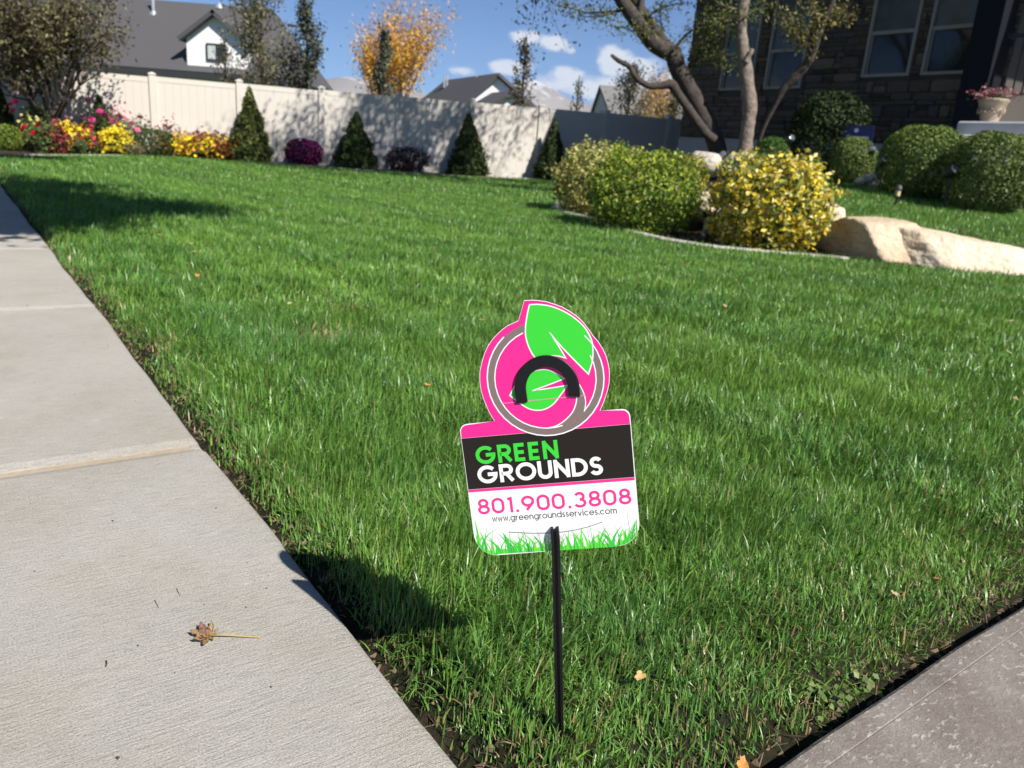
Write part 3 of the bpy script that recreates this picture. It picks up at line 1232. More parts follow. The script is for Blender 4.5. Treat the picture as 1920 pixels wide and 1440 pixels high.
shrub('green_bush', 'bright green small leaved bush between the variegated and the yellow bush', 'bush', 1116, 1306, 283, b2,
      [(.10, .19, .028), (.065, .13, .024), (.20, .28, .035)], (4, 3, 3), 12500, .036, 22, squash=2.9, ros=(700, .03, .45, .045), colfn=green_new, lump=.16)
b3 = stand(1452, 6.95)


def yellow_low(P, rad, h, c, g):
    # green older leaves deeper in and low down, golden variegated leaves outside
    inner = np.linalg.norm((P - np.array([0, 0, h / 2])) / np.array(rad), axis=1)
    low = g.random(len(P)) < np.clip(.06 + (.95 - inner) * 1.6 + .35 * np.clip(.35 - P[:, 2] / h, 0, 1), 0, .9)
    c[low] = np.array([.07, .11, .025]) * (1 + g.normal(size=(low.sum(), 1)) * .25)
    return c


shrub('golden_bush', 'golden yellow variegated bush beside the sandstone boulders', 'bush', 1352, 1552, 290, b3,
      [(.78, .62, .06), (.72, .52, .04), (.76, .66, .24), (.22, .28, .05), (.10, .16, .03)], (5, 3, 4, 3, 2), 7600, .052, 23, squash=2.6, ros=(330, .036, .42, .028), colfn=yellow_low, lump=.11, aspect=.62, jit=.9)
b4 = gnd(1298, 305)
b4 = at(1300, 316, 11.3); b4[2] = gz(b4[0], b4[1])
shrub('small_golden_shrub', 'small golden leaved shrub behind the green bush, by the rounded rocks', 'bush', 1278, 1338, 286, b4, [(.7, .48, .05), (.5, .4, .06), (.2, .22, .05)], (4, 2, 2), 700, .04, 24)

BOXW = [(.135, .205, .045), (.09, .155, .035), (.21, .26, .06)]
DKG = [(.014, .028, .008), (.02, .038, .010), (.045, .06, .012)]


GRP = 'clipped round shrubs in front of the stone house'
shrub('box_shrub', 'small bright green ball shrub right of the upright tree trunk', 'shrub', 1409, 1471, 252, stand(1440, 12.0), [(.09, .17, .03), (.06, .13, .025)], (1, 1), 5200, .03, 31, GRP, squash=2.3, lump=.05, shell=.2, material=BOXLEAF)
shrub('yew_shrub', 'large dark green rounded shrub against the stone wall', 'shrub', 1468, 1612, 166, stand(1540, 12.4), DKG, (4, 3, 2), 7000, .055, 32, GRP, squash=2.2, lump=.08, material=NEEDLE)
shrub('box_shrub', 'small round shrub standing before the navy yard sign', 'shrub', 1558, 1632, 254, stand(1594, 10.6), [(.18, .235, .06), (.13, .185, .045)], (1, 1), 6500, .03, 33, GRP, squash=2.6, lump=.04, shell=.2, material=BOXLEAF)
shrub('box_shrub', 'round clipped green shrub behind the small bollard light', 'shrub', 1654, 1794, 232, stand(1725, 9.55), BOXW, (3, 3, 2), 14000, .033, 34, GRP, squash=2.8, lump=.07, shell=.22, material=BOXLEAF)
shrub('box_shrub', 'round clipped green shrub in front of the porch steps, cut by the right edge', 'shrub', 1786, 1934, 243, stand(1862, 8.75), [(.155, .215, .06), (.11, .17, .045), (.22, .27, .09)], (3, 3, 2), 15000, .033, 35, GRP, squash=2.7, lump=.08, shell=.22, material=BOXLEAF)
shrub('low_shrub', 'low dark green shrub just behind the golden bush', 'shrub', 1500, 1540, 282, stand(1518, 8.9), [(.03, .06, .02), (.05, .09, .025)], (1, 1), 900, .03, 36)


# ------------------------------------------------------------------ conifers and flower bed
def conifer(label, px0, px1, ytop, base, seed, cols):
    g = np.random.default_rng(seed)
    base = np.array(base, float)
    ps = depth(base) / FPX
    rx = (px1 - px0) / 2 * ps
    h = at((px0 + px1) / 2, ytop, base[1])[2] - base[2]
    o = tag(empty('conifer', base), label, 'conifer', 'cone shaped conifers along the fence')
    n = 5200
    z = 1 - np.sqrt(g.random(n))
    z = z * .985 + .01
    prof = (1 - z) ** .80 * (1 + .16 * np.sin(np.pi * np.clip(z * 1.5, 0, 1))) * np.clip(z / .10 + .72, 0, 1) * .95
    a_ = g.random(n) * 6.283
    lump = np.array([mnoise.noise(Vector((math.cos(a) * 2, math.sin(a) * 2, zz * 8 + seed))) for a, zz in zip(a_, z)])
    rr = rx * prof * (1 + .34 * lump + .10 * g.normal(size=n)) * (1 - .3 * g.random(n) ** 2)
    P = np.stack([rr * np.cos(a_), rr * np.sin(a_), z * h], 1)
    nn = np.stack([np.cos(a_), np.sin(a_), np.full(n, .5)], 1)
    c = pick(cols, (3, 3, 2), n, g)
    objm('foliage', leaf_mesh('foliage', P, .085 * (1 + g.normal(size=n) * .2), c, nn, .42, .7, seed=seed, up=1.4), o, NEEDLE)
    o.rotation_euler = (g.normal() * .018, g.normal() * .022, 0)
    mb = MB()
    mb.tube([(0, 0, -.1), (0, 0, h * .9)], [.05, .008], 7)
    mb.build('trunk', BARK_DARK, o)
    return o


CG_SUNLIT = [(.13, .15, .035), (.085, .11, .028), (.17, .19, .05)]  # greens lightened to stand in for sun on this conifer
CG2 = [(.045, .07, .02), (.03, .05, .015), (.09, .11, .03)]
conifer('tall sunlit conifer at the right end of the flower bed', 435, 506, 160, bed(470, .62), 41, CG_SUNLIT)
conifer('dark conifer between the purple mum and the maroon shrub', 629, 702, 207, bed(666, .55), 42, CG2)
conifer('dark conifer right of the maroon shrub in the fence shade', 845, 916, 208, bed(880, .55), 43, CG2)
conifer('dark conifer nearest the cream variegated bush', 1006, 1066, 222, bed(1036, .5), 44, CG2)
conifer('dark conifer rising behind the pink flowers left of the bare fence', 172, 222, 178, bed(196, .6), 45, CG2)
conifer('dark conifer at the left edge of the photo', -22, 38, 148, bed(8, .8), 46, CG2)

FB = 'flowering plants in the long bed by the fence'
PX_PETAL = {}


def head_mesh(col, r):
    key = (col, round(r, 4))
    if key in PX_PETAL:
        return PX_PETAL[key]
    v, f, c = [], [], []
    g = np.random.default_rng(int(r * 1e5))
    for ring, (rr, zz, np_) in enumerate(((1.0, 0, 9), (.66, .22, 7), (.32, .38, 4))):
        for k in range(np_):
            a_ = (k + ring * .5) * 2 * math.pi / np_
            w = math.pi / np_ * 1.05
            o = len(v)
            v += [(0, 0, r * zz * .7), (r * rr * .7 * math.cos(a_ - w), r * rr * .7 * math.sin(a_ - w), r * (zz + .1)), (r * rr * math.cos(a_), r * rr * math.sin(a_), r * (zz - .08)), (r * rr * .7 * math.cos(a_ + w), r * rr * .7 * math.sin(a_ + w), r * (zz + .1))]
            f += [(o, o + 1, o + 2), (o, o + 2, o + 3)]
            c += [np.array(col) * (1 + g.normal() * .14)] * 4
    me = np_mesh('flower_head', np.array(v), np.array(f), np.clip(np.array(c), 0, 1))
    me.materials.append(PETAL)
    PX_PETAL[key] = me
    return me


def flower_clump(name, label, px0, px1, ytop, ybase, dY, fol, petals, pw, nfl, psz, seed, nfol=500, heads=(), headcol=(.6, .03, .16), top=.55, hr=6.4, leafsz=.06):
    nfol = int(nfol * 1.9)
    nfl = int(nfl * 2.6)
    leafsz *= 1.25
    g = np.random.default_rng(seed)
    pc = (px0 + px1) / 2
    base = gnd(pc, ybase) + np.array([0, dY, 0])
    base[2] = gz(base[0], base[1])
    lim = bed(pc, .5)
    if base[1] > lim[1]:
        base = lim
    ps = depth(base) / FPX
    rx = (px1 - px0) / 2 * ps
    h = at(pc, ytop, base[1])[2] - base[2]
    o = tag(empty(name, base), label, 'plant', FB)
    P, nn = blob_points(nfol, (rx * .95, min(rx, .5) * .9, h * .46), g, 2.2, .75, -.95, .35, seed)
    P[:, 2] = np.maximum(P[:, 2] + h * .47, .01)
    if nfol:
        objm('foliage', leaf_mesh('foliage', P, leafsz, pick(fol, [1] * len(fol), len(P), g, .25), nn, .4, 1.2, seed=seed, up=.8), o, LEAF)
    if nfl:
        Pf, nf = blob_points(nfl, (rx * 1.12, min(rx, .5) * 1.15, h * .54), g, 2.2, .30, -.6, .8, seed + 1)
        Pf = Pf + g.normal(size=Pf.shape) * np.array([.05, .05, .045])
        Pf[:, 2] = Pf[:, 2] + h * .5
        objm('flower_heads', leaf_mesh('flower_heads', Pf, psz * (1 + g.normal(size=len(Pf)) * .3), pick(petals, pw, len(Pf), g, .15), nf, .95, .6, seed=seed + 2), o, PETAL)['kind'] = 'stuff'
    if heads:
        mb = MB()
        for (hx, hy) in heads:
            q = at(hx, hy, base[1] - min(rx, .5) - g.uniform(.05, .25)) - base
            foot = np.array([q[0] * .6 + g.normal() * .05, q[1] * .5, 0])
            mb.tube([foot, (foot + q) / 2 + g.normal(size=3) * .02, q], [.006, .005, .004], 4)
            ho = objm('flower_head', head_mesh(headcol, hr * ps), o)
            ho.location = [float(c_) for c_ in q]
            ho.rotation_euler = (.75 + g.normal() * .25, g.normal() * .3, g.random() * 6)
        mb.build('flower_stems', mat('green_stem', (.07, .11, .03), .6), o)
    return o


GF = [(.09, .14, .04), (.06, .105, .03), (.16, .20, .06)]
DF = [(.10, .13, .05), (.16, .17, .08), (.06, .085, .03)]
shrub('ball_shrub', 'lime green ball shrub at the left end of the flower bed', 'shrub', -10, 42, 231, bed(16, 2.4), [(.20, .26, .03), (.12, .19, .025)], (1, 1), 2600, .035, 51, squash=2.3, lump=.05)
shrub('ball_shrub', 'dark green ball shrub in the flower bed below the bare fence', 'shrub', 250, 326, 239, bed(288, 1.0), [(.06, .10, .02), (.045, .08, .018)], (1, 1), 3000, .04, 52, squash=2.4, lump=.05)
flower_clump('zinnia_plant', 'tall plant with pink heads at the left edge, above the lime ball shrub', -8, 46, 186, 282, .9, GF, [], [], 0, 0, 61, 900, [(19, 195), (23, 207), (29, 190)], (.68, .02, .22))
flower_clump('rose_plant', 'leafy plant with three crimson blooms right of the lime ball shrub', 34, 82, 225, 287, .45, GF, [], [], 0, 0, 62, 700, [(45, 237), (42, 243), (62, 249), (71, 234)], (.62, .012, .03), hr=7.0)
shrub('purple_shrub', 'low plum coloured shrub under the olive tree', 'shrub', 50, 128, 214, bed(88, 1.2), [(.055, .022, .04), (.09, .03, .05), (.04, .03, .025)], (2, 2, 1), 1500, .06, 63, lump=.25)
flower_clump('celosia_plant', 'dusty red flowering clump left of the first yellow clump', 78, 108, 240, 288, .25, DF, [(.30, .05, .045), (.22, .03, .05), (.35, .10, .06)], (2, 2, 1), 210, .055, 64, 260)
flower_clump('marigold_plant', 'yellow flowering clump between the dusty red and the orange clumps', 102, 142, 234, 288, .2, GF, [(.82, .62, .03), (.75, .50, .02), (.8, .66, .2)], (4, 2, 1), 230, .062, 65, 420)
flower_clump('red_zinnia_plant', 'small plant with two red heads between yellow and orange clumps', 132, 160, 256, 290, .05, GF, [], [], 0, 0, 66, 220, [(138, 268), (152, 261), (146, 253)], (.62, .02, .09))
flower_clump('marigold_plant', 'solid orange flowering clump left of the second yellow clump', 156, 194, 243, 286, .35, GF, [(.80, .22, .015), (.72, .28, .02)], (3, 2), 330, .06, 67, 260)
flower_clump('marigold_plant', 'lemon yellow spiky flowering clump right of the orange clump', 188, 234, 244, 291, .15, GF, [(.84, .68, .04), (.78, .58, .03)], (3, 2), 300, .062, 68, 380)
flower_clump('zinnia_plant', 'tall loose plant with magenta heads in front of the hidden conifer', 160, 232, 196, 284, .7, DF, [(.45, .05, .16)], [1], 20, .05, 69, 900, [(187, 208), (197, 216), (209, 227), (164, 187), (163, 223), (173, 224), (190, 212)], (.60, .05, .24))
flower_clump('cosmos_plant', 'sparse plant with pale pink heads against the bare fence', 224, 272, 210, 291, .4, DF, [], [], 0, 0, 70, 260, [(225, 218), (234, 221), (263, 219), (247, 231), (252, 242), (258, 243)], (.72, .18, .30), leafsz=.05)
flower_clump('cosmos_plant', 'sparse plant with faded pink heads behind the dark ball shrub', 298, 346, 226, 285, .7, DF, [(.55, .24, .26), (.45, .15, .18)], (1, 1), 45, .06, 71, 160, [(310, 236), (318, 240), (335, 249)], (.68, .25, .28), leafsz=.05)
flower_clump('phlox_plant', 'crimson and rose flowering clump between the plum shrub and the first yellow clump', 66, 100, 226, 284, .5, GF, [(.62, .05, .12), (.55, .10, .2)], (1, 1), 70, .06, 79, 300)
flower_clump('marigold_plant', 'small pale yellow clump above the lime ball shrub at the left edge', -6, 24, 214, 284, .8, GF, [(.7, .62, .2)], [1], 40, .055, 80, 260)
flower_clump('phlox_plant', 'rose pink clump between the magenta headed plant and the bare fence', 206, 246, 208, 288, .35, GF, [(.68, .14, .3), (.6, .08, .2)], (1, 1), 36, .06, 82, 420)
flower_clump('phlox_plant', 'low crimson clump in front of the magenta headed plant', 138, 168, 236, 289, .3, GF, [(.6, .04, .09), (.5, .03, .1)], (1, 1), 50, .055, 83, 300)
flower_clump('dried_plant', 'tan dried plant left of the dark ball shrub at the lawn edge', 226, 268, 264, 293, .05, [(.30, .24, .14), (.2, .17, .09), (.12, .13, .05)], [], [], 0, 0, 72, 320, leafsz=.05)
flower_clump('geranium_plant', 'coral red flowering clump right of the dark ball shrub', 296, 326, 258, 293, .0, GF, [(.72, .12, .05), (.75, .22, .10)], (3, 2), 170, .055, 73, 240)
flower_clump('marigold_plant', 'wide mixed yellow and orange flowering clump below the bare fence', 328, 418, 256, 297, .1, GF, [(.84, .66, .03), (.80, .52, .03), (.78, .30, .06)], (5, 3, 2), 560, .06, 74, 700)
shrub('coleus_plant', 'dark red leafy plant behind the wide yellow clump', 'plant', 354, 440, 246, bed(396, .5), [(.12, .015, .025), (.2, .03, .04), (.07, .03, .02)], (2, 1, 1), 1100, .06, 75, lump=.3)
flower_clump('marigold_plant', 'orange flowering clump at the foot of the sunlit conifer', 416, 462, 273, 300, .05, DF, [(.68, .20, .04), (.55, .16, .05), (.4, .14, .06)], (2, 2, 1), 200, .055, 76, 320)
shrub('mum_plant', 'round magenta purple chrysanthemum by the fence', 'plant', 536, 604, 259, bed(570, .6), [(.26, .012, .14), (.16, .01, .10), (.10, .01, .06)], (3, 3, 2), 2600, .05, 77, squash=2.3, lump=.1, aspect=.9)
shrub('barberry_shrub', 'dark maroon shrub between two dark conifers by the fence', 'shrub', 724, 804, 274, bed(764, .6), [(.05, .012, .016), (.075, .018, .02), (.03, .012, .012)], (3, 2, 2), 1800, .05, 78, squash=2.3, lump=.25)


# ------------------------------------------------------------------ trees
def branchy(mb, start, direc, length, r0, depth_, g, tips, spread=.55, up=.25, segs=4, kids=3, gnarl=.12, minr=.004):
    p = np.array(start, float)
    d = np.array(direc, float)
    d /= np.linalg.norm(d)
    pts, rs_ = [p.copy()], [r0]
    for i in range(segs):
        d = d + g.normal(size=3) * gnarl + np.array([0, 0, up * .25])
        d /= np.linalg.norm(d)
        p = p + d * length / segs
        pts.append(p.copy())
        rs_.append(max(minr, r0 * (1 - .62 * (i + 1) / segs)))
    mb.tube(pts, rs_, 7 if r0 > .03 else 5, cap=False)
    if depth_ <= 1:
        tips.extend(pts[1:])
    if depth_ == 0:
        return
    for k in range(kids):
        i = g.integers(max(1, segs // 2), segs + 1)
        q = pts[i]
        nd_ = d + g.normal(size=3) * spread
        nd_[2] += up
        branchy(mb, q, nd_, length * g.uniform(.55, .8), rs_[i] * .75, depth_ - 1, g, tips, spread, up, segs, kids, gnarl, minr)


def leaves_at(tips, per, sig, g):
    T = np.array(tips)
    P = np.repeat(T, per, axis=0)
    return P + g.normal(size=P.shape) * sig


# olive tree in the flower bed at the left
g = np.random.default_rng(81)
lb = bed(98, 1.3)
ps = depth(lb) / FPX
tree = tag(empty('olive_leaved_tree', lb), 'wide tree with olive and bronze leaves in the flower bed at the left', 'tree')
mb = MB()
tips = []
mb.tube([(0, 0, -.1), (0, 0, 18 * ps), (2 * ps, 0, 45 * ps)], [.085, .07, .075], 9)
for k in range(11):
    a_ = k * 2 * math.pi / 11 + g.normal() * .2
    tilt = g.uniform(.35, 1.0)
    dr_ = (math.sin(tilt) * math.cos(a_), math.sin(tilt) * math.sin(a_) * .75, math.cos(tilt))
    branchy(mb, (1.5 * ps, 0, g.uniform(24, 46) * ps), dr_, 122 * ps, .042, 3, g, tips, .45, .2, 4, 3)
mb.build('trunk', BARK_DARK, tree, True)
P = leaves_at(tips, 7, .13, g)
keep = (P[:, 2] > 1.0 + .25 * np.abs(P[:, 0]) * g.random(len(P))) 
P = P[keep]
if len(P) > 19000:
    P = P[g.permutation(len(P))[:19000]]
cl = pick([(.12, .115, .045), (.085, .085, .035), (.14, .10, .065), (.22, .20, .10), (.10, .065, .055)], (4, 4, 2, 2, 2), len(P), g, .25)
objm('crown', leaf_mesh('crown', P, .085, cl, None, .55, seed=81), tree, LEAF)


# slim trees beyond the fence
def column_tree(label, px, ytop, Y, wpx, seed, cols, n=2600, dens=1.0, leaf=.10, lean=0, base_w=1.0):
    g = np.random.default_rng(seed)
    b_ = at(px, 300, Y)
    b_[2] = 0
    ps = depth(b_) / FPX
    h = at(px, ytop, Y)[2]
    o = tag(empty('columnar_tree', b_), label, 'tree', 'slim trees standing beyond the fence')
    mb = MB()
    tips = []
    mb.tube([(0, 0, -.1), (lean * .3, 0, h * .5), (lean, 0, h)], [.07, .045, .01], 7)
    r_ = wpx / 2 * ps
    nb = 30
    for k in range(nb):
        z = h * (.12 + .82 * k / nb)
        a_ = g.random() * 6.28
        pr = (1 - (k / nb) ** 2.2) * base_w + .12
        L = r_ * pr * g.uniform(.9, 1.7)
        q0 = np.array([lean * z / h, 0, z])
        q1 = q0 + np.array([math.cos(a_) * L * .7, math.sin(a_) * L * .7, L * .9])
        q2 = q1 + np.array([math.cos(a_) * L * .3, math.sin(a_) * L * .3, L * 1.0])
        mb.tube([q0, q1, q2], [.018, .012, .004], 5, cap=False)
        for s_ in np.linspace(.25, 1, 7):
            tips.append(q0 + (q1 - q0) * s_)
            tips.append(q1 + (q2 - q1) * s_)
    mb.build('trunk', BARK, o, True)
    T = np.array(tips)
    P = T[g.integers(0, len(T), n)] + g.normal(size=(n, 3)) * np.array([.16, .16, .22]) * min(1, r_ / .6)
    objm('crown', leaf_mesh('crown', P, leaf * (1 + g.normal(size=n) * .2), pick(cols, [1] * len(cols), n, g, .25), None, .6, seed=seed), o, LEAF)
    return o


OL = [(.16, .16, .07), (.11, .115, .055), (.22, .20, .10)]
GD = [(.065, .08, .05), (.10, .115, .075), (.15, .16, .11)]
column_tree('olive columnar tree beyond the fence in front of the white house', 495, -30, 23.0, 78, 91, OL, 3300, leaf=.09)
column_tree('thin bronze sapling in front of the dormer beyond the fence', 428, 66, 22.5, 44, 97, [(.13, .11, .06), (.2, .17, .09)], 420, leaf=.08)
column_tree('dark grey green columnar tree right of the white house roof', 577, -14, 22.5, 42, 92, GD, 2600)
column_tree('short grey leaved columnar tree left of the dark columnar tree', 548, 92, 23.5, 44, 98, [(.13, .12, .08), (.09, .09, .06)], 900, leaf=.09)
column_tree('dark slim tree standing before the golden ash tree', 713, 40, 22.5, 30, 93, GD, 1500)
column_tree('brown slim tree before the white gabled house', 970, 62, 24.0, 34, 94, [(.13, .10, .055), (.08, .075, .04), (.17, .13, .08)], 1100, leaf=.09)
column_tree('pale thin tree above the fence before the cloud bank', 1072, 140, 25.0, 24, 95, [(.2, .18, .11), (.12, .12, .07)], 420, leaf=.08)
column_tree('grey green tree in front of the pale house behind the shaded fence', 1168, 118, 24.0, 52, 96, [(.15, .14, .08), (.09, .095, .055)], 1700, leaf=.09)
column_tree('green slim tree right of the small yellow tree behind the fence', 1254, 160, 24.5, 42, 99, OL, 900)


def ash_tree(name, label, px, ytop, Y, wpx, seed, cols, n, leaf, wts, low):
    g = np.random.default_rng(seed)
    b_ = at(px, 300, Y)
    b_[2] = 0
    ps = depth(b_) / FPX
    h = at(px, ytop, Y)[2]
    o = tag(empty(name, b_), label, 'tree', 'yellow autumn trees beyond the fence')
    mb = MB()
    tips = []
    mb.tube([(0, 0, -.1), (0, 0, h * .30)], [.13, .10], 8)
    for k in range(12):
        a_ = k * 2 * math.pi / 12 + g.normal() * .2
        tl = g.uniform(.1, .95)
        branchy(mb, (0, 0, h * g.uniform(.2, .32)), (math.sin(tl) * math.cos(a_), math.sin(tl) * math.sin(a_), math.cos(tl)), h * .42 * (1.05 - .35 * tl), .05, 2, g, tips, .32, .35, 4, 4, .08)
    mb.build('trunk', mat('grey_twig', (.30, .24, .19), .9), o, True)
    T = np.array(tips)
    T = T[np.hypot(T[:, 0], T[:, 1]) < wpx / 2 * ps * 1.1]
    # fuller low down, thin at the top
    wz = np.clip(1.25 - T[:, 2] / h, .06, 1) ** low
    idx = g.choice(len(T), n, p=wz / wz.sum())
    P = T[idx] + g.normal(size=(n, 3)) * .17
    c = pick(cols, wts, n, g, .15)
    tt = np.clip(P[:, 2] / h, 0, 1)
    pale = g.random(n) < (tt - .45) * 1.6
    c[pale] = np.array([.62, .36, .14]) * (1 + g.normal(size=(pale.sum(), 1)) * .15)
    objm('crown', leaf_mesh('crown', P, leaf * (1 + g.normal(size=n) * .2), c, None, .6, seed=seed), o, LEAF)


ash_tree('golden_ash_tree', 'golden leaved autumn tree with bare upper twigs behind the fence', 742, -6, 26.0, 175, 101, [(.80, .46, .02), (.74, .38, .02), (.6, .38, .05)], 8500, .085, (4, 3, 2), 2.2)
ash_tree('golden_ash_tree', 'small yellow autumn tree in front of the pale house roof', 1219, 150, 28.0, 62, 102, [(.68, .38, .03), (.5, .34, .05), (.3, .28, .06)], 2200, .09, (3, 2, 1), 1.0)


# the yard trees by the house
def yard_tree(name, label, polys, crown, seed, barkm, leafcols, nleaf, leaf, sigma, sprays=()):
    """polys: list of (pixels, Y, radii px) limbs; crown: limbs that go on above the frame"""
    g = np.random.default_rng(seed)
    p0 = polys[0][0][0]
    b_ = at(p0[0], p0[1], polys[0][1])
    o = tag(empty(name, (b_[0], b_[1], gz(b_[0], b_[1]))), label, 'tree')
    loc = np.array(o.location)
    mb = MB()
    tips = []
    for pix, Y, rad, dyy in polys:
        n = len(pix)
        pts = []
        for i, (x, y) in enumerate(pix):
            q = at(x, y, Y + dyy * i / max(1, n - 1)) - loc
            pts.append(q)
        # smooth the limb with a Catmull-Rom pass and give it knobs
        P = np.array(pts)
        out, ro = [], []
        for i in range(n - 1):
            a0, a1, a2, a3 = P[max(i - 1, 0)], P[i], P[i + 1], P[min(i + 2, n - 1)]
            for s_ in np.linspace(0, 1, 5)[:-1]:
                out.append(.5 * ((2 * a1) + (-a0 + a2) * s_ + (2 * a0 - 5 * a1 + 4 * a2 - a3) * s_ ** 2 + (-a0 + 3 * a1 - 3 * a2 + a3) * s_ ** 3))
                ro.append((rad[i] + (rad[i + 1] - rad[i]) * s_) * Y / FPX * g.uniform(.93, 1.07))
        out.append(P[-1])
        ro.append(rad[-1] * Y / FPX)
        mb.tube(out, ro, 11)
    mb.build('trunk', barkm, o, True)
    mb = MB()
    for (st_, di, L, r0, dep, kids) in crown:
        branchy(mb, np.array(st_) - loc, di, L, r0, dep, g, tips, .5, .12, 5, kids, .13)
    spt = []
    for (pix, Y, rpx) in sprays:
        pts = [at(x, y, Y + g.normal() * .15) - loc for (x, y) in pix]
        mb.tube(pts, [rpx * Y / FPX * (1 - .75 * k / (len(pts) - 1)) for k in range(len(pts))], 5)
        for a, b2_ in zip(pts[:-1], pts[1:]):
            for s_ in np.linspace(0, 1, 6):
                spt.append(a + (b2_ - a) * s_)
    if mb.v:
        mb.build('branches', barkm, o, True)
    P = []
    if tips:
        T = np.array(tips)
        # the crown is above the picture; leave nothing hanging lower than the photograph shows
        P.append(T[g.integers(0, len(T), nleaf)] + g.normal(size=(nleaf, 3)) * sigma)
    if spt:
        k = 15 * len(spt)
        P.append(np.array(spt)[g.integers(0, len(spt), k)] + g.normal(size=(k, 3)) * np.array([.085, .12, .075]))
    if P:
        P = np.concatenate(P)
        objm('crown', leaf_mesh('crown', P, np.where(np.arange(len(P)) < (nleaf if tips else 0), leaf * 1.35, leaf * .75) * (1 + g.normal(size=len(P)) * .25), pick(leafcols, [1] * len(leafcols), len(P), g, .25), None, .45, seed=seed), o, LEAF)
    return o


YT = 12.6
LC = [(.11, .14, .035), (.075, .105, .03), (.19, .19, .05)]
topA, topA2 = at(1150, -20, YT), at(1150, -60, YT + .6)
yard_tree('leaning_tree', 'dark leaning tree with forked limbs in front of the fence, left of the stone house', [
    ([(1352, 300), (1338, 255), (1318, 214), (1292, 166), (1270, 126), (1262, 102), (1228, 84), (1197, 45), (1167, 2), (1132, -50)], YT, [17, 15.5, 15, 14.5, 15, 15, 13, 12.5, 11.5, 9], 0.0),
    ([(1258, 98), (1240, 74), (1214, 36), (1194, 4), (1160, -44)], YT + .02, [11, 9.5, 8.5, 8, 6], .5),
    ([(1340, 262), (1322, 248), (1292, 206), (1268, 172), (1258, 158), (1236, 161), (1214, 160), (1192, 145), (1180, 125), (1160, 114), (1146, 103)], YT - .12, [9, 8, 8, 8, 8.5, 6, 5.5, 5, 4.5, 4, 2.6], -.25)],
    [(at(1140, -40, YT), (-.55, .2, .8), 3.4, .085, 3, 4), (at(1165, -40, YT + .5), (-.15, .75, .75), 3.2, .06, 3, 4), (at(1150, -50, YT), (-.8, -.1, .6), 2.6, .05, 3, 3),
     (at(1160, -50, YT + .4), (.5, .4, .9), 2.6, .05, 3, 3), (at(1200, 30, YT + .2), (.1, .5, 1.0), 2.6, .045, 3, 3)],
    111, BARK, LC, 15000, .062, .17,
    sprays=[([(1180, 20), (1140, 22), (1100, 24), (1066, 14), (1050, 10)], YT, 2.5), ([(1150, 24), (1120, 32), (1085, 30)], YT, 2), ([(1230, 70), (1200, 62), (1168, 52), (1142, 48)], YT, 2),
            ([(1250, 90), (1242, 62), (1238, 35), (1240, 5)], YT + .3, 2), ([(1262, 95), (1285, 66), (1308, 50), (1330, 38)], YT, 3), ([(1270, 150), (1295, 122), (1312, 104), (1340, 84), (1372, 60), (1400, 40)], YT - .1, 2.4),
            ([(1290, 110), (1320, 86), (1342, 70), (1372, 40)], YT + .1, 2), ([(1330, 100), (1345, 108), (1362, 118), (1376, 128)], YT + .1, 1.5), ([(1310, 108), (1330, 88), (1325, 60), (1335, 30), (1320, 4)], YT + .1, 2.4),
            ([(1205, 40), (1232, 18), (1262, 8), (1290, 4)], YT + .2, 2), ([(1220, 70), (1214, 58), (1190, 30)], YT, 1)])
YB = 12.2
yard_tree('upright_tree', 'upright pale trunked tree in front of the stone house windows', [
    ([(1397, 296), (1399, 262), (1402, 238), (1406, 200), (1401, 160), (1395, 110), (1390, 66), (1390, 30), (1396, -4), (1402, -60)], YB, [15, 12.5, 12, 12.5, 12.5, 12, 10, 9.5, 10, 8.5], 0.0),
    ([(1398, 118), (1405, 104), (1411, 92)], YB - .12, [5, 4, 3.2], 0)],
    [(at(1400, -50, YB), (-.5, .5, .8), 3.2, .085, 3, 4), (at(1402, -56, YB), (.2, .7, .8), 3.0, .07, 3, 4), (at(1398, -50, YB), (-.8, .15, .6), 3.0, .06, 3, 4), (at(1400, -60, YB), (-.2, .2, 1), 3.4, .06, 3, 4)],
    112, BARK_PALE, LC, 15000, .062, .17,
    sprays=[([(1392, 50), (1372, 40), (1350, 34), (1332, 40)], YB, 2), ([(1394, 30), (1420, 18), (1440, 6)], YB, 2), ([(1392, 20), (1360, 12), (1338, 2)], YB, 2)])
YCc = 12.9
yard_tree('slender_tree', 'slender dark tree leaning across the left windows of the stone house', [
    ([(1418, 285), (1432, 240), (1452, 200), (1468, 168), (1490, 146), (1508, 126), (1522, 104), (1532, 72), (1544, 40), (1560, 4), (1575, -40)], YCc, [3.2, 3.4, 4, 7, 8, 7.5, 7, 6, 5.5, 5, 4], -.6)],
    [], 113, BARK_DARK, [(.20, .18, .05), (.13, .14, .04), (.26, .22, .07)], 0, .07, .1,
    sprays=[([(1522, 100), (1508, 76), (1490, 56), (1478, 40), (1450, 24)], YCc - .5, 2.2), ([(1530, 74), (1534, 40), (1524, 16), (1512, -6)], YCc - .5, 2.2), ([(1545, 40), (1560, 32), (1582, 24), (1600, 26)], YCc - .5, 2), ([(1518, 92), (1500, 66), (1488, 48), (1496, 84)], YCc - .5, 1.6)])
# street trees on the verge, outside the picture at the left; the shade of their limbs falls on the lawn there
KS = 1 / math.tan(R(SUN_EL))
SUNH = np.array([math.sin(R(SUN_AZ)), math.cos(R(SUN_AZ))]) * KS


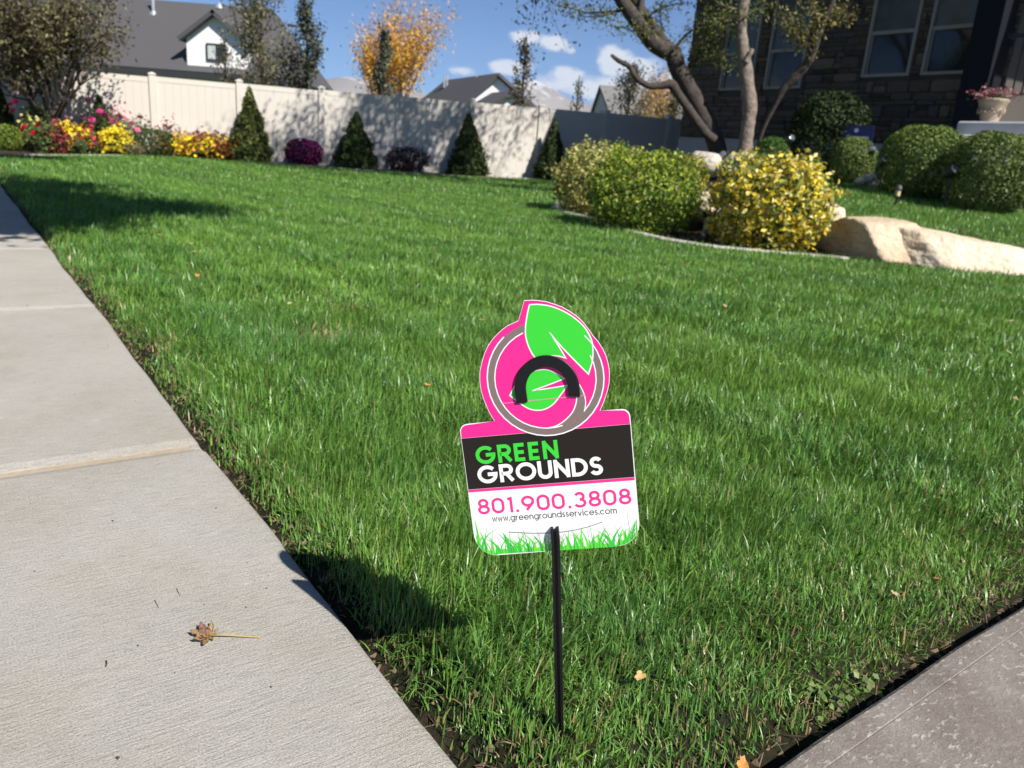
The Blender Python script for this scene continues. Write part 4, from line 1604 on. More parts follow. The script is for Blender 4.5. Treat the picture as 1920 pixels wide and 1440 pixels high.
def street_tree(base, shade, zc, label, seed, ncl):
    """shade: ground points under the shade of the overhanging limbs"""
    g = np.random.default_rng(seed)
    sb = np.array(base, float)
    o = tag(empty('street_tree', sb), label, 'tree', 'street trees on the verge')
    mb = MB()
    top = np.array([.1, .1, zc - .5])
    mb.tube([(0, 0, -.1), (0.05, .05, 1.2), top], [.16, .13, .11], 10)
    cl = []
    for G in shade:
        z = zc + g.uniform(-.25, .35)
        cl.append(np.array([G[0] + SUNH[0] * z, G[1] + SUNH[1] * z, z]) - sb)
    mid = np.mean(cl, axis=0)
    for k in range(ncl):
        a_ = R(120) + k / ncl * R(260)
        r_ = g.uniform(.6, 2.2)
        cl.append(np.array([r_ * math.cos(a_) - .4, r_ * math.sin(a_) - .3, zc + g.uniform(0, 2.2)]))
    limb = [top, top * .5 + mid * .5 + (0, 0, .15), mid]
    mb.tube(limb, [.09, .07, .04], 8)
    P = []
    for k, c in enumerate(cl):
        st_ = limb[1] if k < len(shade) and k % 2 else (limb[2] if k < len(shade) else top)
        mb.tube([st_, st_ * .45 + c * .55 + g.normal(size=3) * .1, c], [.03, .02, .008], 5)
        n = 1150
        P.append(c + g.normal(size=(n, 3)) * np.array([.29, .25, .15]))
    mb.build('trunk', BARK, o, True)
    P = np.concatenate(P)
    objm('crown', leaf_mesh('crown', P, .10, pick(LC, (1, 1, 1), len(P), g), None, .6, seed=seed), o, LEAF)


street_tree((-4.2, 1.0, -.03), [gnd(*q)[:2] for q in ((40, 352), (105, 350), (60, 374), (140, 384), (150, 372), (200, 388), (255, 389), (305, 391), (30, 402), (62, 424), (8, 434), (110, 402), (0, 384), (-60, 372), (-70, 410), (-60, 340))], 2.95,
            'street tree on the verge whose limb shades the left of the lawn', 121, 12)
street_tree((-7.6, 6.2, -.03), [gnd(*q)[:2] for q in ((-90, 294), (-40, 294), (10, 294), (60, 295))], 3.2, 'second street tree on the verge, farther along the sidewalk', 122, 12)

# ------------------------------------------------------------------ boulders, edging, bed things
SANDST = mat('sandstone', (.50, .385, .25), .9, noise=2.6, col2=(.68, .60, .48), bump=(18, 1.0, .03))
SANDST2 = mat('pale_stone', (.42, .36, .30), .9, noise=6, col2=(.52, .47, .42), bump=(20, .8, .02))
GREYROCK = mat('brown_stone_rock', (.40, .29, .185), .9, noise=2.8, col2=(.60, .49, .36), bump=(18, 1.0, .03))


def boulder(label, px0, px1, ytop, ybot, Y, seed, ry, m, rz=0.0, planes=11, tilt=0.0, flat=0.0, dz=0.0, faces=()):
    r_ = random.Random(seed)
    c0 = at((px0 + px1) / 2, (ytop + ybot) / 2, Y)
    ps = depth(c0) / FPX
    rx, rzz = (px1 - px0) / 2 * ps, (ybot - ytop) / 2 * ps
    c0[2] += dz
    bm = bmesh.new()
    bmesh.ops.create_icosphere(bm, subdivisions=5, radius=1)
    pl = []
    for k in range(planes):
        v_ = Vector((r_.gauss(0, 1), r_.gauss(0, 1), r_.gauss(0, .8))).normalized()
        pl.append((v_, r_.uniform(.78, 1.0)))
    for v_, h_ in faces:
        pl.append((Vector(v_).normalized(), h_))
    pl.append((Vector((0.05, -.1, 1)).normalized(), .82 - flat))
    off = Vector((seed * 3.7, 1.1, 2.2))
    for v_ in bm.verts:
        d = v_.co.normalized()
        rr = 1.06
        for n_l, h_ in pl:
            q = d.dot(n_l)
            if q > .05:
                rr = min(rr, h_ / q)
        rr *= 1 + .035 * mnoise.noise(d * 2.4 + off) + .02 * mnoise.noise(d * 6 + off) + .016 * mnoise.noise(d * 14 + off) + .010 * abs(mnoise.noise(d * 27 + off))
        v_.co = Vector((d.x * rr * rx * 1.12, d.y * rr * ry, d.z * rr * rzz * 1.2 + tilt * d.x * rr * rx))
    me = bpy.data.meshes.new('boulder')
    bm.to_mesh(me)
    bm.free()
    me.polygons.foreach_set('use_smooth', np.ones(len(me.polygons), bool))
    o = objm('boulder', me, None, m, c0)
    o.rotation_euler = (0, 0, rz)
    return tag(o, label, 'boulder', 'sandstone boulders edging the raised lawn')


boulder('long pale low boulder at the far right of the boulder row', 1622, 1925, 436, 518, 6.42, 131, .34, SANDST, -.28, 8, tilt=-.10, faces=(((-.78, -.6, .12), .58), ((.15, -.85, .55), .60), ((.05, -.12, 1), .70), ((-.55, -.5, .75), .84), ((.75, -.6, .4), .85)))
boulder('squarish shaded boulder between the golden bush and the long boulder', 1524, 1722, 410, 496, 6.65, 132, .40, GREYROCK, -.1, 8, faces=(((-.93, -.36, -.08), .34), ((-.6, -.5, .6), .80), ((.35, -.85, .42), .66), ((0, -.1, 1), .80)))
boulder('small pale boulder peeping out at the right flank of the golden bush', 1520, 1578, 384, 464, 7.1, 133, .3, SANDST, 0, 9)
boulder('beige boulder in the gap between the green and golden bushes', 1296, 1372, 364, 418, 8.0, 134, .3, SANDST, .1, 9)
boulder('rounded boulder behind the green bush, nearest the leaning trunk', 1294, 1348, 286, 328, 11.6, 135, .3, SANDST2, 0, 9)
boulder('low white boulder between the rounded boulder and the upright trunk', 1334, 1376, 302, 326, 11.5, 136, .25, SANDST2, 0, 9)
boulder('slanted pale boulder at the foot of the upright trunk', 1358, 1416, 288, 322, 11.3, 137, .25, SANDST2, 0, 9, tilt=.3)
boulder('egg sized pale cobble in the bed below the navy yard sign', 1620, 1640, 326, 341, 10.0, 138, .08, SANDST2, 0, 9)
boulder('tiny tan cobble left of the pale cobble below the yard sign', 1605, 1619, 333, 344, 9.9, 139, .05, SANDST, 0, 9)

# concrete edging pieces
CURB = mat('edging_concrete', (.46, .44, .40), .9, noise=8, col2=(.54, .52, .48), bump=(60, .5, .005))


def curb(path, w, hgt, name, label):
    """row of edging pieces, each its own object"""
    root = tag(empty(name, (path[0][0], path[0][1], 0)), kind='structure')
    loc = np.array([path[0][0], path[0][1], 0])
    P = np.array(path, float)
    seg = np.linalg.norm(np.diff(P, axis=0), axis=1)
    cum = np.concatenate([[0], np.cumsum(seg)])
    L = .62
    k = 0
    s_ = 0
    while s_ < cum[-1] - .1:
        ss = np.linspace(s_ + .008, min(s_ + L, cum[-1]) - .008, 6)
        xy = np.stack([np.interp(ss, cum, P[:, 0]), np.interp(ss, cum, P[:, 1])], 1)
        vs, fs = [], []
        for i, q in enumerate(xy):
            d_ = xy[min(i + 1, 5)] - xy[max(i - 1, 0)]
            d_ /= np.linalg.norm(d_)
            nn_ = np.array([-d_[1], d_[0]])
            z0 = gz(*q)
            for (a_, zz) in ((-w / 2, -.1), (-w / 2, hgt - .012), (-w / 2 + .012, hgt), (w / 2 - .012, hgt), (w / 2, hgt - .012), (w / 2, -.1)):
                p_ = q + nn_ * a_
                vs.append((p_[0] - loc[0], p_[1] - loc[1], z0 + zz))
        for i in range(5):
            for j in range(6):
                j2 = (j + 1) % 6
                fs.append((i * 6 + j, i * 6 + j2, i * 6 + 6 + j2, i * 6 + 6 + j))
        fs += [tuple(range(6))[::-1], tuple(30 + j for j in range(6))]
        me = bpy.data.meshes.new('edging_piece')
        me.from_pydata(vs, [], fs)
        me.update()
        objm('edging_piece', me, root, CURB)
        s_ += L
        k += 1


def densify(P, n=40):
    P = np.array(P, float)
    cum = np.concatenate([[0], np.cumsum(np.linalg.norm(np.diff(P, axis=0), axis=1))])
    s_ = np.linspace(0, cum[-1], n)
    return np.stack([np.interp(s_, cum, P[:, 0]), np.interp(s_, cum, P[:, 1])], 1)


curb(densify(EDGE[4:13]), .10, .022, 'bed_edging', '')
curb(densify([(1.9, 12.6)] + [tuple(p) for p in UP_FAR] + [(7.3, 7.3)]), .10, .03, 'upper_bed_edging', '')
curb(densify(FLB), .08, .02, 'flower_bed_edging', '')

# landscape lights
CHROME = mat('brushed_metal', (.5, .5, .51), .25, metal=1.0)
LENS = mat('lamp_lens', (.10, .11, .11), .08, spec=.8)


def spotlight(label, px, py, Y, r_px, aim):
    c = at(px, py, Y)
    zg = gz(c[0], c[1])
    ps = depth(c) / FPX
    o = tag(empty('spotlight', (c[0], c[1], zg)), label, 'garden light', 'garden spotlights among the shrubs')
    h = c[2] - zg
    mb = MB()
    mb.tube([(0, 0, -.08), (0, 0, h - r_px * ps)], [.012, .012], 8)
    mb.build('stake', BLACKM, o)
    a_ = np.array(aim, float)
    a_ /= np.linalg.norm(a_)
    ce = np.array([0, 0, h])
    R_ = r_px * ps
    mb = MB()
    mb.tube([ce - a_ * R_ * 1.6, ce - a_ * R_ * 1.2, ce + a_ * R_ * .6, ce + a_ * R_ * .7], [R_ * .55, R_ * .8, R_, R_ * .98], 14)
    mb.build('lamp_housing', BLACKM, o, True)
    mb = MB()
    mb.tube([ce + a_ * R_ * .68, ce + a_ * R_ * .95], [R_ * 1.05, R_ * 1.1], 16)
    mb.build('rim', CHROME, o, True)
    mb = MB()
    mb.tube([ce + a_ * R_ * .951, ce + a_ * R_ * 1.03, ce + a_ * R_ * 1.08], [R_ * .85, R_ * .6, R_ * .15], 14)
    mb.build('lens', LENS, o, True)


spotlight('garden spotlight at the foot of the leaning tree', 1355, 292, 11.6, 7, (-.2, -.7, .5))
spotlight('garden spotlight between the bright ball shrub and the dark shrub', 1481, 261, 11.0, 7, (.3, -.8, .4))
spotlight('garden spotlight at the right side of the small shrub by the yard sign', 1634, 282, 10.4, 7, (-.4, -.7, .5))
spotlight('garden spotlight left of the round shrub behind the bollard', 1658, 303, 9.6, 7, (.2, -.7, .6))
spotlight('largest bright garden spotlight between the two big round shrubs', 1785, 322, 8.7, 10, (.35, -.7, .55))

c = stand(1690, 8.75)
zg = c[2]
ps = depth(c) / FPX
bo = tag(empty('bollard_light', c), 'small bollard path light with cream lens in front of a round shrub', 'garden light')
mb = MB()
mb.tube([(0, 0, -.05), (0, 0, 17 * ps)], 2.6 * ps, 10)
mb.build('post', BLACKM, bo)
mb = MB()
mb.lathe([(4.2 * ps, 17 * ps), (4.6 * ps, 18 * ps), (4.6 * ps, 27 * ps), (4.2 * ps, 28 * ps)], 12)
mb.build('lens', mat('cream_lens', (.62, .50, .28), .4), bo)
mb = MB()
mb.lathe([(6 * ps, 28.05 * ps), (6.2 * ps, 31 * ps), (4.6 * ps, 36 * ps), (1 * ps, 38 * ps)], 12)
mb.build('cap', mat('grey_metal', (.12, .12, .125), .4, metal=.6), bo)

c = np.array(at(1322, 425, 7.35))
c[2] = gz(c[0], c[1])
ps = depth(c) / FPX
bo = tag(empty('box_light', c), 'small black box light between the green and golden bushes', 'garden light')
mb = MB()
mb.tube([(0, 0, -.05), (0, 0, at(1322, 408, c[1])[2] - c[2])], .018, 8)
mb.build('post', mat('pale_post', (.35, .34, .32), .6), bo)
mb = MB()
zt = at(1322, 408, c[1])[2] - c[2]
mb.cbox(-7 * ps, 7 * ps, -7 * ps, 7 * ps, zt, zt + 11 * ps, 1.5 * ps)
mb.build('lamp_housing', BLACKM, bo)

# navy yard sign by the house
a0, a1 = at(1580, 240, 11.9), at(1641, 236, 11.6)
b0 = at(1640, 292, 11.6)
ys = tag(empty('navy_yard_sign', ((a0[0] + a1[0]) / 2, (a0[1] + a1[1]) / 2, gz((a0[0] + a1[0]) / 2, 11.75)), math.atan2(a1[1] - a0[1], a1[0] - a0[0])),
         'navy blue yard sign with white lettering behind a small round shrub', 'sign')
zg = ys.location[2]
wd = math.hypot(a1[0] - a0[0], a1[1] - a0[1])
z1_, z0_ = a1[2] - zg, b0[2] - zg
mb = MB()
mb.box(-wd / 2, wd / 2, -.006, .006, z0_, z1_)
mb.build('panel', mat('navy_sign', (.012, .018, .11), .5), ys)
PALE = mat('pale_print', (.5, .52, .58), .6)
mb = MB()
mb.lathe([(.001, 0), (.03, .001)], 12)
em_ = mb.build('emblem', PALE, ys)
em_.rotation_euler = (R(90), 0, 0)
em_.location = (-.02, -.0075, z1_ - .07)
rr_ = random.Random(4)
mb = MB()
for row, (zz, hh, ww) in enumerate(((z1_ - .15, .025, .7), (z1_ - .20, .03, .8), (z1_ - .27, .05, .75), (z1_ - .34, .03, .6))):
    x = -wd / 2 * ww
    while x < wd / 2 * ww:
        w_ = rr_.uniform(.012, .026)
        mb.box(x, x + w_, -.0085, -.0065, zz - hh, zz)
        x += w_ + .01
mb.build('lettering', PALE, ys)
for sx in (-.3, .3):
    mb = MB()
    mb.tube([(sx * wd, .012, -.1), (sx * wd, .012, z0_ + .1)], .005, 6)
    mb.build('stake', PIPE, ys)

# ------------------------------------------------------------------ the lawn sign in front
UX = np.array([0.972928, -0.1033573, 0.20670844])
UX /= np.linalg.norm(UX)
UY = np.array([-0.16282605, 0.10758109, 0.98077214])
UY -= UX * (UY @ UX)
UY /= np.linalg.norm(UY)
UN = np.cross(UX, UY)
OS = np.array([-0.14909537, 4.19335059, -2.35030369]) * .1737 + CP
sign = empty('lawn_sign', (0, 0, 0))
sign.matrix_world = Matrix(((UX[0], UY[0], UN[0], OS[0]), (UX[1], UY[1], UN[1], OS[1]), (UX[2], UY[2], UN[2], OS[2]), (0, 0, 0, 1)))
tag(sign, 'pink, black and white lawn care sign with green leaf emblem on a black stake', 'sign')
PINK = mat('pink_print', (.76, .022, .235), .5, spec=.25)
PINK2 = mat('pink_ink', (.74, .035, .225), .5, spec=.25)
GREEN = mat('green_print', (.04, .54, .04), .5, spec=.25)
WHITEP = mat('white_plastic', (.76, .76, .75), .5, spec=.25)
BLACKP = mat('black_print', (.013, .010, .009), .5, noise=900, col2=(.019, .015, .013), spec=.2)
GREYP = mat('grey_brown_print', (.165, .125, .115), .42, noise=700, col2=(.20, .155, .145), spec=.4)
STAKE = mat('black_plastic', (.008, .008, .009), .42, spec=.28)
mm = .001


def arcp(cx, cy, rx, ry, a0, a1, n=None):
    n = n or max(6, int(abs(a1 - a0) / 9))
    return [(cx + rx * math.cos(R(a0 + (a1 - a0) * k / n)), cy + ry * math.sin(R(a0 + (a1 - a0) * k / n))) for k in range(n + 1)]


def smooth_poly(pts, it=2, closed=True):
    """Chaikin rounding of gentle corners only"""
    for _ in range(it):
        out = []
        n = len(pts)
        for i in range(n):
            a, b_, c_ = np.array(pts[i - 1]), np.array(pts[i]), np.array(pts[(i + 1) % n])
            u, w = b_ - a, c_ - b_
            ang = abs(math.degrees(math.atan2(u[0] * w[1] - u[1] * w[0], u @ w)))
            if ang > 42 or (not closed and i in (0, n - 1)):
                out.append(tuple(b_))
            else:
                out.append(tuple(b_ - u * .25))
                out.append(tuple(b_ + w * .25))
        pts = out
    return pts


def flat(polys, lift, name, m, parent, thick=0.0):
    """flat print: filled outlines (mm) lying just proud of the sheet"""
    vs, fs = [], []
    for pts in polys:
        o = len(vs)
        P3 = [Vector((x * mm, y * mm, lift * mm)) for x, y in pts]
        vs += [tuple(p) for p in P3]
        for t_ in tessellate_polygon([P3]):
            a, b_, c_ = (P3[k] for k in t_)
            t_ = tuple(t_)
            if (b_ - a).cross(c_ - a).z < 0:
                t_ = t_[::-1]
            fs.append(tuple(o + k for k in t_))
    me = bpy.data.meshes.new(name)
    me.from_pydata(vs, [], fs)
    me.update()
    return objm(name, me, parent, m)


def ribbon(pts, w, closed=False):
    """stroke of constant width as a filled outline strip: list of quads"""
    P = [np.array(p, float) for p in pts]
    if closed and np.linalg.norm(P[0] - P[-1]) < 1e-6:
        P = P[:-1]
    n = len(P)
    Lf, Rt = [], []
    for i in range(n):
        if closed:
            a, c_ = P[i - 1], P[(i + 1) % n]
        else:
            a, c_ = P[max(i - 1, 0)], P[min(i + 1, n - 1)]
        u = P[i] - a
        v_ = c_ - P[i]
        if np.linalg.norm(u) < 1e-9:
            u = v_
        if np.linalg.norm(v_) < 1e-9:
            v_ = u
        u = u / np.linalg.norm(u)
        v_ = v_ / np.linalg.norm(v_)
        n1, n2 = np.array([-u[1], u[0]]), np.array([-v_[1], v_[0]])
        b_ = n1 + n2
        if np.linalg.norm(b_) < .25:
            b_ = n1
        b_ = b_ / np.linalg.norm(b_)
        sc_ = min(2.4, 1 / max(.3, b_ @ n1))
        Lf.append(P[i] + b_ * w / 2 * sc_)
        Rt.append(P[i] - b_ * w / 2 * sc_)
    q = []
    for i in range(n if closed else n - 1):
        j = (i + 1) % n
        q.append([tuple(Rt[i]), tuple(Rt[j]), tuple(Lf[j]), tuple(Lf[i])])
    return q


def strokes_mesh(name, strokes, lift, m, parent):
    """each stroke sits 5 micrometres above the one before so that no two lie in one plane"""
    vs, fs = [], []
    for k, (pts, w, closed) in enumerate(strokes):
        for q in ribbon(pts, w, closed):
            o = len(vs)
            vs += [(x * mm, y * mm, (lift + .006 * (k % 6)) * mm) for x, y in q]
            fs.append((o, o + 1, o + 2, o + 3))
    me = bpy.data.meshes.new(name)
    me.from_pydata(vs, [], fs)
    me.update()
    return objm(name, me, parent, m)


# outline of the sheet
logo = [(40.0, 143.6), (35.2, 154.5), (32.0, 166.5), (30.3, 176), (30.2, 186), (31.5, 196), (34.8, 205), (38.4, 213.5), (42.9, 220.7), (48, 226.8), (53.9, 231.9), (59.5, 236), (65.5, 239.4), (77.0, 243.2),
        (85.2, 262.3), (92, 261.9), (98.5, 260.9), (106.5, 258.9), (114, 255.6), (121.3, 252), (128, 247.2), (134.6, 241.6), (140.4, 234.8), (146.0, 225.6), (148.6, 220.5), (153, 214.2), (156.9, 206.4), (159.2, 199.5), (160.6, 192.2), (161.1, 186), (160.8, 179.2), (159.6, 171.5), (157.2, 164.0), (153.2, 155), (147.9, 144.6)]
outline = logo + arcp(168.8, 136.4, 8, 8, 88, 2) + arcp(152, 26, 23.2, 24.5, -2, -92) + arcp(25, 24, 22.6, 24.5, -92, -182)[0:] + arcp(11, 135.4, 8, 8, 178, 92)
P3 = [Vector((x * mm, y * mm, 0)) for x, y in outline]
nO = len(P3)
vs = [tuple(p) for p in P3] + [(p.x, p.y, -.9 * mm) for p in P3]
fs = []
for t_ in tessellate_polygon([P3]):
    a, b_, c_ = (P3[k] for k in t_)
    t_ = tuple(t_)
    if (b_ - a).cross(c_ - a).z < 0:
        t_ = t_[::-1]
    fs.append(t_)
    fs.append(tuple(k + nO for k in t_[::-1]))
for i in range(nO):
    j = (i + 1) % nO
    fs.append((i, i + nO, j + nO, j))
me = bpy.data.meshes.new('panel')
me.from_pydata(vs, [], fs)
me.update()
bm = bmesh.new()
bm.from_mesh(me)
bmesh.ops.recalc_face_normals(bm, faces=bm.faces[:])
bm.to_mesh(me)
bm.free()
panel = objm('panel', me, sign, WHITEP)


def shrink(pts, k, c0):
    return [((x - c0[0]) * k + c0[0], (y - c0[1]) * k + c0[1]) for x, y in pts]


L1, L2, L3, L4, L5 = .07, .13, .19, .27, .35
pink_top = shrink(logo, .992, (95, 185)) + [(168, 143.3)] + arcp(168.5, 136.1, 7.2, 7.2, 80, 2)[1:] + [(175.9, 128.6), (3.6, 128.8)] + arcp(11, 135.1, 7.2, 7.2, 178, 92)
flat([pink_top], L1, 'pink_field', PINK, sign)
flat([[(3.2, 73.6), (175.0, 73.6), (176.0, 128.4), (3.4, 128.6)]], L1, 'black_band', BLACKP, sign)
flat([[(2.9, 70.4), (174.9, 70.2), (175.0, 73.4), (3.0, 73.4)]], L1, 'pink_stripe', PINK2, sign)
# ring
RC = (96.6, 182.4)
Ro, Ri = 58.0, 51.0
ring = []
for k in range(96):
    a0_, a1_ = 360 * k / 96, 360 * (k + 1) / 96
    q = []
    for (r_, a_) in ((Ri, a0_), (Ro, a0_), (Ro, a1_), (Ri, a1_)):
        q.append((RC[0] + r_ * math.cos(R(a_)), RC[1] + r_ * math.sin(R(a_))))
    ring.append(q)
sw_l = [(94, 131.9), (101, 132.6), (107.4, 135.4), (113, 139), (117.7, 143), (121.6, 147.6), (124.1, 153), (125.8, 158), (126.2, 163), (125.6, 170), (122.5, 178), (117, 184)]
sw_r = [(120.5, 184.5), (126.6, 178.6), (130.8, 172), (133.6, 164), (134.6, 156.5), (133.6, 150.5), (131.8, 145.4)]
swoosh = smooth_poly(sw_l + sw_r + arcp(RC[0], RC[1], Ri - .1, Ri - .1, -46, -92, 10), 1)
flat(ring, L2, 'grey_ring', GREYP, sign)
flat([swoosh], L2 + .004, 'grey_swoosh', GREYP, sign)
leaf1 = smooth_poly([(89.9, 257.4), (94.5, 257.2), (99.1, 256.8), (110.4, 254.0), (122.3, 247.8), (132.9, 239.6), (142.1, 228.8), (147.0, 216.5), (147.2, 209), (146.8, 202.9), (145.8, 197), (143.9, 191.5), (140.1, 182.7), (130, 195.3), (120.2, 207.9), (113.5, 217), (106.2, 228.2), (113.0, 215.7), (119.6, 201.0), (112, 204.2), (104.7, 204.9), (97.5, 204.4), (90.4, 202.8), (87, 208), (84.7, 214.0), (82.9, 221), (82.3, 228.3), (83.2, 236), (85.4, 244.3), (87.5, 251)], 2)
leaf2 = smooth_poly([(59.2, 168.8), (64, 176.5), (70.3, 183.4), (76.3, 187.6), (83.1, 190.4), (90, 192), (97.4, 192.0), (102, 190.7), (106.3, 188.2), (111.2, 184.6), (115.8, 180.6), (99, 175.7), (82.0, 171.4), (100, 172.4), (118.0, 173.6), (114.6, 169), (110.7, 165.1), (106.9, 160.5), (102.7, 156.3), (96.8, 152.6), (90.2, 150.8), (84.2, 151), (78.5, 152.5), (72.8, 156), (67.6, 160.8), (63.2, 164.8)], 2)
flat([leaf1, leaf2], L3, 'green_leaf', GREEN, sign)
outl = [(arcp(RC[0], RC[1], Ro + .5, Ro + .5, 128, 382), 1.25, False), (arcp(RC[0], RC[1], Ri - .2, Ri - .2, 109, 284), 1.15, False), (arcp(RC[0], RC[1], Ri - .2, Ri - .2, -46, 22), 1.15, False),
        (smooth_poly(sw_l, 2, False), 1.15, False), (smooth_poly(sw_r, 2, False), 1.0, False), (arcp(RC[0], RC[1], Ro + .5, Ro + .5, 22, 42), 1.1, False)]
strokes_mesh('white_outline', outl, L3 + .03, WHITEP, sign)
strokes_mesh('leaf_outline', [(leaf1, 1.25, True), (leaf2, 1.15, True)], L4, WHITEP, sign)
strokes_mesh('slit', [([(50.5, 161.5), (134.9, 161.7)], .7, False)], L5, mat('slit_edge', (.62, .22, .36), .5), sign)
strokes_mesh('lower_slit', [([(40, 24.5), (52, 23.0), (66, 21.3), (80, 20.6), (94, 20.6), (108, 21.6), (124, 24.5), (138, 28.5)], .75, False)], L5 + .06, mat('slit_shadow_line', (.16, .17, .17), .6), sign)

# lettering drawn with geometric strokes
CAPS = {
    'G': (1.02, [arcp(.5, .5, .5, .5, 42, 360) + [(.52, .5)]]),
    'R': (.66, [[(0, 0), (0, 1), (.34, 1)] + arcp(.34, .73, .27, .27, 90, -90)[1:] + [(0, .46)], [(.30, .46), (.62, 0)]]),
    'E': (.52, [[(.52, 1), (0, 1), (0, 0), (.52, 0)], [(0, .5), (.48, .5)]]),
    'N': (.70, [[(0, 0), (0, 1)], [(0, 1), (.70, 0)], [(.70, 0), (.70, 1)]]),
    'O': (1.0, [arcp(.5, .5, .5, .5, 0, 360)]),
    'U': (.64, [[(0, 1), (0, .32)] + arcp(.32, .32, .32, .32, 180, 360)[1:] + [(.64, 1)]]),
    'D': (.74, [[(0, 0), (0, 1), (.24, 1)] + arcp(.24, .5, .5, .5, 90, -90)[1:] + [(0, 0)]]),
    'S': (.54, [arcp(.28, .745, .25, .255, 25, 255) + arcp(.27, .24, .27, .25, 78, -158)[0:]]),
}
DIG = {
    '8': (.56, [arcp(.28, .755, .235, .245, 0, 360), arcp(.28, .255, .28, .255, 0, 360)]),
    '0': (.60, [arcp(.30, .68, .30, .32, 0, 180) + arcp(.30, .32, .30, .32, 180, 360) + [(.60, .68)]]),
    '1': (.20, [[(0, .93), (.20, 1.0), (.20, 0)]]),
    '9': (.62, [arcp(.31, .68, .31, .32, 0, 360), [(.60, .56), (.20, 0)]]),
    '3': (.56, [arcp(.27, .75, .23, .25, 160, -90), arcp(.27, .26, .29, .26, 90, -160)]),
    '.': (.10, [[(-.03, .0), (.13, .0)]]),
}
LOW = {
    'w': (1.06, [[(0, 1), (.265, 0), (.53, 1), (.795, 0), (1.06, 1)]]),
    '.': (.06, [[(.03, -.02), (.03, .16)]]),
    'g': (1.0, [arcp(.5, .5, .5, .5, 0, 360), [(1, 1), (1, 0)] + arcp(.55, .0, .45, .42, 0, -150)[1:]]),
    'r': (.40, [[(0, 0), (0, 1)], arcp(.40, .6, .40, .38, 180, 80)]),
    'e': (1.0, [[(0, .5), (1, .5)] + arcp(.5, .5, .5, .5, 0, 325)[1:]]),
    'n': (.78, [[(0, 0), (0, 1)], arcp(.39, .6, .39, .40, 180, 0) + [(.78, 0)]]),
    'o': (1.0, [arcp(.5, .5, .5, .5, 0, 360)]),
    'u': (.78, [[(0, 1)] + arcp(.39, .4, .39, .40, 180, 360), [(.78, 1), (.78, 0)]]),
    'd': (1.0, [arcp(.5, .5, .5, .5, 0, 360), [(1, 1.5), (1, 0)]]),
    's': (.52, [arcp(.26, .745, .23, .255, 25, 255) + arcp(.25, .24, .25, .25, 78, -158)]),
    'v': (.80, [[(0, 1), (.40, 0), (.80, 1)]]),
    'i': (.06, [[(.03, 0), (.03, 1)], [(.03, 1.32), (.03, 1.5)]]),
    'c': (.88, [arcp(.5, .5, .5, .5, 45, 315)]),
    'm': (1.30, [[(0, 0), (0, 1)], arcp(.325, .65, .325, .35, 180, 0) + [(.65, 0)], arcp(.975, .65, .325, .35, 180, 0) + [(1.30, 0)]]),
}


def lettering(name, text, font, x0, x1, y0, y1, w, gap, lift, m, slope=0.0):
    """fit text between x0..x1 (outer edges) and baseline y0, top y1"""
    H = y1 - y0 - w
    tot = sum(font[c_][0] for c_ in text) + gap * (len(text) - 1)
    sx = (x1 - x0 - w) / tot
    strokes = []
    x = x0 + w / 2
    for c_ in text:
        adv, ss = font[c_]
        for pts in ss:
            cl = len(pts) > 20 and abs(pts[0][0] - pts[-1][0]) < 1e-6 and abs(pts[0][1] - pts[-1][1]) < 1e-6
            q = [(x + px_ * sx, y0 + w / 2 + py_ * H + slope * (x + px_ * sx - x0)) for px_, py_ in pts]
            if not cl and len(q) >= 2:
                # stems and bars run to the full height
                out = [np.array(p_) for p_ in q]
                for (i0, i1) in ((0, 1), (-1, -2)):
                    d_ = out[i0] - out[i1]
                    vert = abs(d_[0]) < .35 * abs(d_[1])
                    if vert:
                        out[i0] = out[i0] + d_ / abs(d_[1] + 1e-9) * w / 2
                    elif font is not LOW and c_ in 'RN' and abs(d_[1]) > .3 * abs(d_[0]):
                        out[i0] = out[i0] + d_ / abs(d_[1] + 1e-9) * w * .26
                q = [tuple(p_) for p_ in out]
            strokes.append((q, w, cl))
        x += (adv + gap) * sx
    return strokes_mesh(name, strokes, lift, m, sign)


lettering('green_lettering', 'GREEN', CAPS, 15.8, 101.4, 99.6, 118.8, 3.9, .36, L2, GREEN)
lettering('white_lettering', 'GROUNDS', CAPS, 15.0, 144.4, 78.8, 98.0, 3.9, .33, L2, WHITEP)
lettering('phone_number', '801.900.3808', DIG, 10.6, 169.8, 45.4, 62.4, 2.9, .30, L1, PINK2)
lettering('web_address', 'www.greengroundsservices.com', LOW, 24.2, 153.8, 36.5, 41.6, .86, .36, L1, mat('black_ink', (.012, .012, .012), .5))
# printed grass along the bottom edge
gr = random.Random(17)
G1 = mat('printed_grass_bright', (.10, .60, .035), .42, spec=.4)
G2 = mat('printed_grass_deep', (.03, .45, .05), .42, spec=.4)
G3 = mat('printed_grass_dark', (.05, .13, .055), .42, spec=.4)


def edge_y(x):
    if x < 25:
        return 24 - 24.5 * math.sqrt(max(0, 1 - ((x - 25) / 22.6) ** 2))
    if x > 152:
        return 26 - 24.5 * math.sqrt(max(0, 1 - ((x - 152) / 23.2) ** 2))
    return 0.4


